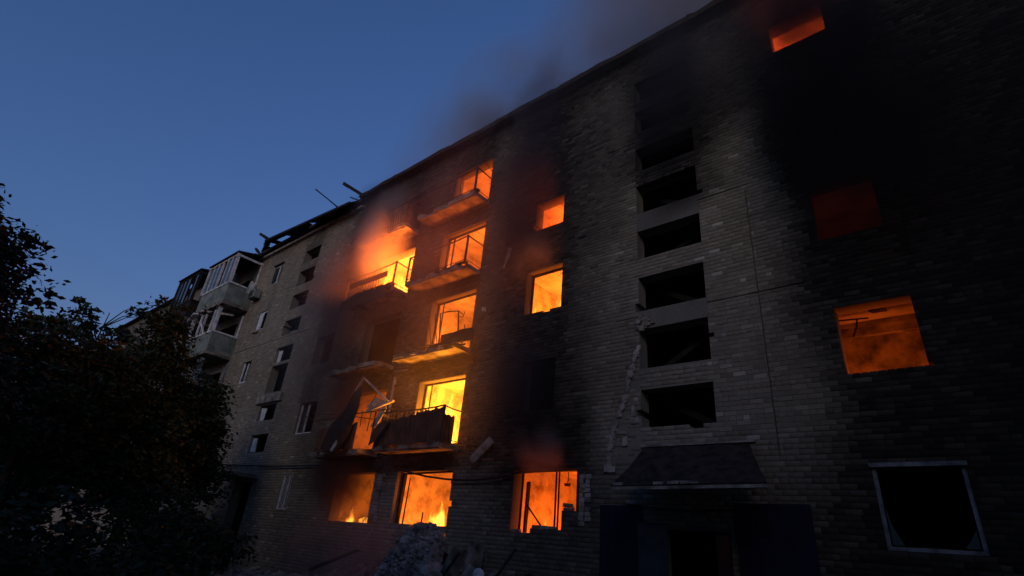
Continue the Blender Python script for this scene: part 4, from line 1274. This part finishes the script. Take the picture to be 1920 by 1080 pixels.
# ------------------------------------------------------------------ flames
def flame_material(name, strength):
    m, t, n, l, p = nt(name)
    n.remove(p)
    pv = n.new("ShaderNodeVolumePrincipled")
    l.new(pv.outputs["Volume"], n["Material Output"].inputs["Volume"])
    tc = n.new("ShaderNodeTexCoord")
    sep = n.new("ShaderNodeSeparateXYZ")
    l.new(tc.outputs["Object"], sep.inputs["Vector"])
    wn_ = n.new("ShaderNodeTexNoise")
    wn_.inputs["Distortion"].default_value = 0.5
    wn_.inputs["Scale"].default_value = 2.6
    wn_.inputs["Detail"].default_value = 2
    oi = n.new("ShaderNodeObjectInfo")
    rs_ = n.new("ShaderNodeMath")
    rs_.operation = 'MULTIPLY'
    rs_.inputs[1].default_value = 37.0
    l.new(oi.outputs["Random"], rs_.inputs[0])
    wm = n.new("ShaderNodeMapping")
    wm.inputs["Scale"].default_value = (0.75, 0.75, 0.9)
    l.new(tc.outputs["Object"], wm.inputs["Vector"])
    l.new(rs_.outputs[0], wm.inputs["Location"])
    l.new(wm.outputs["Vector"], wn_.inputs["Vector"])
    sub = n.new("ShaderNodeVectorMath")
    sub.operation = 'SUBTRACT'
    sub.inputs[1].default_value = (0.5, 0.5, 0.5)
    l.new(wn_.outputs["Color"], sub.inputs[0])
    amp = n.new("ShaderNodeVectorMath")
    amp.operation = 'SCALE'
    amp.inputs["Scale"].default_value = 2.2
    l.new(sub.outputs[0], amp.inputs[0])
    dist = n.new("ShaderNodeVectorMath")
    dist.operation = 'ADD'
    l.new(tc.outputs["Object"], dist.inputs[0])
    l.new(amp.outputs[0], dist.inputs[1])
    ns = n.new("ShaderNodeTexNoise")
    ns.inputs["Scale"].default_value = 2.2
    ns.inputs["Detail"].default_value = 3
    mp = n.new("ShaderNodeMapping")
    mp.inputs["Scale"].default_value = (1.6, 1.6, 0.7)
    l.new(tc.outputs["Object"], mp.inputs["Vector"])
    l.new(mp.outputs["Vector"], ns.inputs["Vector"])
    ln = n.new("ShaderNodeVectorMath")
    ln.operation = 'LENGTH'
    xy = n.new("ShaderNodeVectorMath")
    xy.operation = 'MULTIPLY'
    xy.inputs[1].default_value = (1, 1, 0)
    l.new(dist.outputs[0], xy.inputs[0])
    l.new(xy.outputs[0], ln.inputs[0])
    # radius shrinks with height: local z runs 0..1
    rad_ = n.new("ShaderNodeMapRange")
    rad_.inputs["From Min"].default_value = 0.0
    rad_.inputs["From Max"].default_value = 1.0
    rad_.inputs["To Min"].default_value = 0.95
    rad_.inputs["To Max"].default_value = 0.12
    l.new(sep.outputs["Z"], rad_.inputs["Value"])
    dv = n.new("ShaderNodeMath")
    dv.operation = 'DIVIDE'
    l.new(ln.outputs["Value"], dv.inputs[0])
    l.new(rad_.outputs["Result"], dv.inputs[1])
    core = n.new("ShaderNodeMapRange")
    core.interpolation_type = 'SMOOTHSTEP'
    core.inputs["From Min"].default_value = 1.0
    core.inputs["From Max"].default_value = 0.1
    l.new(dv.outputs[0], core.inputs["Value"])
    nr_ = n.new("ShaderNodeMapRange")
    nr_.interpolation_type = 'SMOOTHSTEP'
    nr_.inputs["From Min"].default_value = 0.42
    nr_.inputs["From Max"].default_value = 0.56
    l.new(ns.outputs["Fac"], nr_.inputs["Value"])
    mu = n.new("ShaderNodeMath")
    mu.operation = 'MULTIPLY'
    l.new(core.outputs["Result"], mu.inputs[0])
    l.new(nr_.outputs["Result"], mu.inputs[1])
    st = n.new("ShaderNodeMath")
    st.operation = 'MULTIPLY'
    st.inputs[1].default_value = strength
    l.new(mu.outputs[0], st.inputs[0])
    pv.inputs["Density"].default_value = 0.0
    pv.inputs["Emission Color"].default_value = (1.0, 0.36, 0.035, 1)
    l.new(st.outputs[0], pv.inputs["Emission Strength"])
    return m


M["flame"] = flame_material("flame", 17.0)


def flame(label, x, y, z, w_, h_, lean=0.0):
    mb = MB()
    vs, fs = [], []
    nseg, ns = 12, 14
    for k in range(nseg + 1):
        f = k / nseg
        rr = (1.0 - f) ** 0.7 * (0.75 + 0.25 * math.sin(f * 5)) * min(1, 0.55 + f * 4) + 0.03
        for j in range(ns):
            a = 2 * math.pi * j / ns
            q = rr * (1 + 0.12 * math.sin(3 * a + f * 6))
            vs.append((q * math.cos(a) + lean * f * f, q * math.sin(a), f))
    for k in range(nseg):
        for j in range(ns):
            fs.append((k * ns + j, k * ns + (j + 1) % ns, (k + 1) * ns + (j + 1) % ns, (k + 1) * ns + j))
    fs.append(tuple(range(ns))[::-1])
    fs.append(tuple(range(nseg * ns, (nseg + 1) * ns)))
    o = mb.add(vs, fs).build("flame", M["flame"], smooth=True)
    o.location = (x, y, z)
    o.scale = (w_, w_ * 0.8, h_)
    tag(o, label, "flame", "flames in the windows", "thing")
    return o


flame("bright yellow flame at the lower right of the centre ground-floor window", -12.55, 0.75, 1.35, 0.72, 1.8, -0.15)
flame("low flame along the sill of the centre ground-floor window", -13.6, 0.9, 1.4, 0.40, 1.0, 0.2)
flame("small flame licking the left jamb of the second-floor single window", -9.12, 0.30, 7.70, 0.15, 0.75)
flame("flame glowing behind the third-floor balcony rail, left stack", -16.05, 0.5, 9.7, 0.65, 1.8, -0.2)
flame("tall yellow flames filling the first-floor balcony window", -13.4, 1.3, 4.3, 0.8, 2.3, 0.1)
flame("yellow flame at the right of the second-floor single window", -8.75, 1.0, 7.6, 0.35, 1.5, 0.2)
flame("flames rising behind the bent frame of the second-floor balcony", -13.2, 1.3, 7.0, 0.55, 1.9, 0.2)
flame("flames behind the third-floor balcony rail, right stack", -13.2, 1.3, 9.8, 0.5, 1.7, -0.2)
flame("low flame licking over the sill of the smoky left ground-floor window", -16.3, 0.34, 1.95, 0.30, 0.62, 0.2)
flame("low wide flame at the right of the smoky left ground-floor sill", -15.7, 0.58, 1.92, 0.60, 0.45, 0.1)
flame("low flame behind the stepped sill of the right ground-floor window", -8.9, 1.0, 1.6, 0.35, 0.9, 0.1)

# ------------------------------------------------------------------ smoke
def smoke_material(name, density, color, scale, lo=0.35, hi=0.7, edge=0.25, stretch=(1, 1, 0.7), aniso=0.2):
    m, t, n, l, p = nt(name)
    n.remove(p)
    pv = n.new("ShaderNodeVolumePrincipled")
    pv.inputs["Color"].default_value = (*color, 1)
    pv.inputs["Anisotropy"].default_value = aniso
    l.new(pv.outputs["Volume"], n["Material Output"].inputs["Volume"])
    tc = n.new("ShaderNodeTexCoord")
    ge = n.new("ShaderNodeNewGeometry")
    mp = n.new("ShaderNodeMapping")
    mp.inputs["Scale"].default_value = stretch
    l.new(ge.outputs["Position"], mp.inputs["Vector"])
    ns = n.new("ShaderNodeTexNoise")
    ns.inputs["Scale"].default_value = scale
    ns.inputs["Detail"].default_value = 3.0
    ns.inputs["Distortion"].default_value = 0.6
    l.new(mp.outputs["Vector"], ns.inputs["Vector"])
    mr = n.new("ShaderNodeMapRange")
    mr.interpolation_type = 'SMOOTHSTEP'
    mr.inputs["From Min"].default_value = lo
    mr.inputs["From Max"].default_value = hi
    l.new(ns.outputs["Fac"], mr.inputs["Value"])
    ln = n.new("ShaderNodeVectorMath")
    ln.operation = 'LENGTH'
    l.new(tc.outputs["Object"], ln.inputs[0])
    fo = n.new("ShaderNodeMapRange")
    fo.interpolation_type = 'SMOOTHSTEP'
    fo.inputs["From Min"].default_value = 0.98
    fo.inputs["From Max"].default_value = edge
    l.new(ln.outputs["Value"], fo.inputs["Value"])
    mu = n.new("ShaderNodeMath")
    mu.operation = 'MULTIPLY'
    l.new(mr.outputs["Result"], mu.inputs[0])
    l.new(fo.outputs["Result"], mu.inputs[1])
    m2 = n.new("ShaderNodeMath")
    m2.operation = 'MULTIPLY'
    m2.inputs[1].default_value = density
    l.new(mu.outputs[0], m2.inputs[0])
    l.new(m2.outputs[0], pv.inputs["Density"])
    return m


def smoke(label, c, r, rot, material):
    vs, fs = [], []
    nu, nv = 20, 12
    for i in range(1, nv):
        t_ = math.pi * i / nv
        for j in range(nu):
            u_ = 2 * math.pi * j / nu
            vs.append((math.sin(t_) * math.cos(u_), math.sin(t_) * math.sin(u_), math.cos(t_)))
    vs += [(0, 0, 1), (0, 0, -1)]
    for i in range(nv - 2):
        for j in range(nu):
            a, b_ = i * nu + j, i * nu + (j + 1) % nu
            fs.append((a, a + nu, b_ + nu, b_))
    tp, bt = len(vs) - 2, len(vs) - 1
    for j in range(nu):
        fs.append((tp, j, (j + 1) % nu))
        fs.append((bt, (nv - 2) * nu + (j + 1) % nu, (nv - 2) * nu + j))
    o = MB().add(vs, fs).build("smoke", material)
    o.location = c
    o.scale = r
    o.rotation_euler = tuple(rad(v) for v in rot)
    tag(o, label, "smoke", "smoke over the facade", "stuff")
    return o


# tree belt added, mostly out of view, to shade the wall and hide horizon glow
k = 14000
tt = nrng.random(k)
px_ = np.where(tt < 0.3, -75 + nrng.normal(0, 2.0, k), nrng.uniform(-20, 26, k))
py_ = np.where(tt < 0.3, nrng.uniform(-30, 4, k), -25 + nrng.normal(0, 1.8, k))
hh = np.where(tt < 0.3, 8.5, 14.0 + 2.5 * sstep(-8.0, 6.0, px_)) + 3.0 * (fbm(px_ * 0.13, py_ * 0.13, 55) - 0.5) * 2
pz_ = hh * nrng.random(k) ** 0.7
Cc = np.stack([px_, py_, pz_], 1)
uu = nrng.normal(size=(k, 3))
uu /= np.linalg.norm(uu, axis=1)[:, None]
ww = np.cross(uu, nrng.normal(size=(k, 3)))
ww /= np.linalg.norm(ww, axis=1)[:, None]
sz_ = nrng.uniform(0.5, 1.1, k)[:, None]
VV = np.stack([Cc - uu * sz_, Cc + ww * sz_ * 0.6, Cc + uu * sz_, Cc - ww * sz_ * 0.6], 1).reshape(-1, 3)
me = bpy.data.meshes.new("far_tree_belt")
me.from_pydata(VV.tolist(), [], np.arange(k * 4).reshape(-1, 4).tolist())
tag(link("far_tree_belt", me, M["leaf"]), "dark belt of trees closing the yard at its far sides", "trees", None, "stuff")

S = smoke_material
smoke("orange-lit smoke billowing up from the third-floor left balcony window", (-16.3, -0.75, 12.5), (1.8, 1.0, 2.8), (0, 8, 0), S("smoke_lit", 1.7, (0.86, 0.80, 0.74), 0.8, 0.28, 0.58, 0.1))
smoke("bluish grey smoke hanging over the wall left of the burning stacks", (-18.5, -1.2, 9.0), (2.2, 1.3, 5.6), (0, 8, 0), S("smoke_haze", 0.75, (0.20, 0.185, 0.22), 0.5, 0.26, 0.62, 0.1))
smoke("dark smoke rolling up under the eaves above the left stack", (-16.6, -0.8, 14.0), (3.2, 0.9, 1.7), (0, 20, 0), S("smoke_eaves", 1.1, (0.16, 0.14, 0.15), 0.8, 0.30, 0.62, 0.15))
smoke("dark smoke streaming up past the single windows", (-8.9, -0.8, 12.0), (1.9, 0.8, 5.6), (0, 4, 0), S("smoke_dark", 0.75, (0.10, 0.09, 0.115), 0.7, 0.28, 0.62, 0.15))
smoke("dark smoke drifting over the dark first-floor single window", (-8.6, -0.7, 5.3), (1.7, 0.7, 2.0), (0, 0, 0), S("smoke_low", 1.3, (0.12, 0.10, 0.12), 0.9, 0.28, 0.60, 0.15))
smoke("black smoke pouring up over the right-hand windows", (-0.6, -1.0, 10.8), (2.3, 1.0, 5.0), (0, -6, 0), S("smoke_black", 3.0, (0.05, 0.05, 0.06), 0.75, 0.34, 0.60, 0.05, (1, 1, 0.5)))
smoke("dark smoke puff at the top of the stairwell", (-4.3, -0.6, 13.4), (1.5, 0.7, 2.9), (0, 15, 0), S("smoke_stair", 1.5, (0.07, 0.07, 0.09), 0.9, 0.28, 0.60, 0.2))
smoke("brownish smoke cloud rising behind the roof edge", (-6.0, 8.0, 29.5), (10.0, 6.0, 11.5), (0, -20, 0), S("smoke_roof", 0.40, (0.62, 0.55, 0.52), 0.14, 0.20, 0.56, 0.1))
smoke("thin smoke wisps trailing off the roof above the burning stacks", (-15.0, 4.0, 20.6), (10.5, 4.5, 5.8), (0, -24, 0), S("smoke_wisp", 0.50, (0.60, 0.55, 0.54), 0.35, 0.34, 0.68, 0.1))
smoke("dusty reddish smoke over the rubble below the ground-floor windows", (-13.2, -1.7, 1.2), (3.2, 1.5, 1.7), (0, 0, 0), S("smoke_dust", 0.55, (0.45, 0.38, 0.40), 0.8, 0.30, 0.64, 0.1))
smoke("dark smoke filling the top of the left ground-floor window", (-16.4, -0.35, 3.3), (2.0, 0.7, 1.5), (0, 8, 0), S("smoke_door", 3.6, (0.13, 0.10, 0.10), 1.2, 0.26, 0.60, 0.05))
smoke("murky smoke around the wrecked first-floor balcony", (-16.6, -0.6, 6.1), (1.5, 0.7, 1.3), (0, 0, 0), S("smoke_wreck", 1.8, (0.16, 0.13, 0.13), 1.0, 0.28, 0.60, 0.2))
smoke("dull smoke thinning upward past the top right window", (-0.9, -0.9, 14.3), (2.3, 0.9, 2.6), (0, -10, 0), S("smoke_top", 0.9, (0.10, 0.085, 0.09), 0.7, 0.22, 0.60, 0.1))
smoke("wide thin veil of smoke drifting across the middle of the facade", (-12.5, -1.3, 8.8), (8.2, 1.5, 8.6), (0, 10, 0), S("smoke_veil", 0.16, (0.46, 0.39, 0.42), 0.28, 0.20, 0.66, 0.05))
smoke("dark smoke bank swallowing the right end of the facade", (2.2, -1.6, 8.0), (3.6, 1.4, 9.0), (0, 0, 0), S("smoke_right", 0.5, (0.05, 0.05, 0.055), 0.35, 0.20, 0.60, 0.2))
smoke("glowing smoke rolling out of the right ground-floor window head", (-8.0, -0.45, 3.9), (1.0, 0.5, 0.9), (0, 20, 0), S("smoke_head", 1.8, (0.5, 0.42, 0.42), 1.4, 0.30, 0.62, 0.05))
smoke("glowing smoke above the second-floor single window", (-8.75, -0.45, 9.5), (0.9, 0.5, 1.0), (0, 0, 0), S("smoke_single", 1.2, (0.5, 0.42, 0.40), 1.4, 0.28, 0.62, 0.05))
smoke("grey-brown smoke drifting across the top of the facade right of the stairwell", (-3.6, -1.1, 13.6), (4.6, 1.1, 3.4), (0, 18, 0), S("smoke_brown", 0.36, (0.22, 0.195, 0.18), 0.45, 0.26, 0.62, 0.1))
smoke("smoke rolling over the roof edge above the single windows", (-9.0, -0.2, 16.3), (5.5, 1.6, 1.8), (0, -6, 0), S("smoke_roll", 0.55, (0.34, 0.30, 0.30), 0.7, 0.30, 0.64, 0.1))
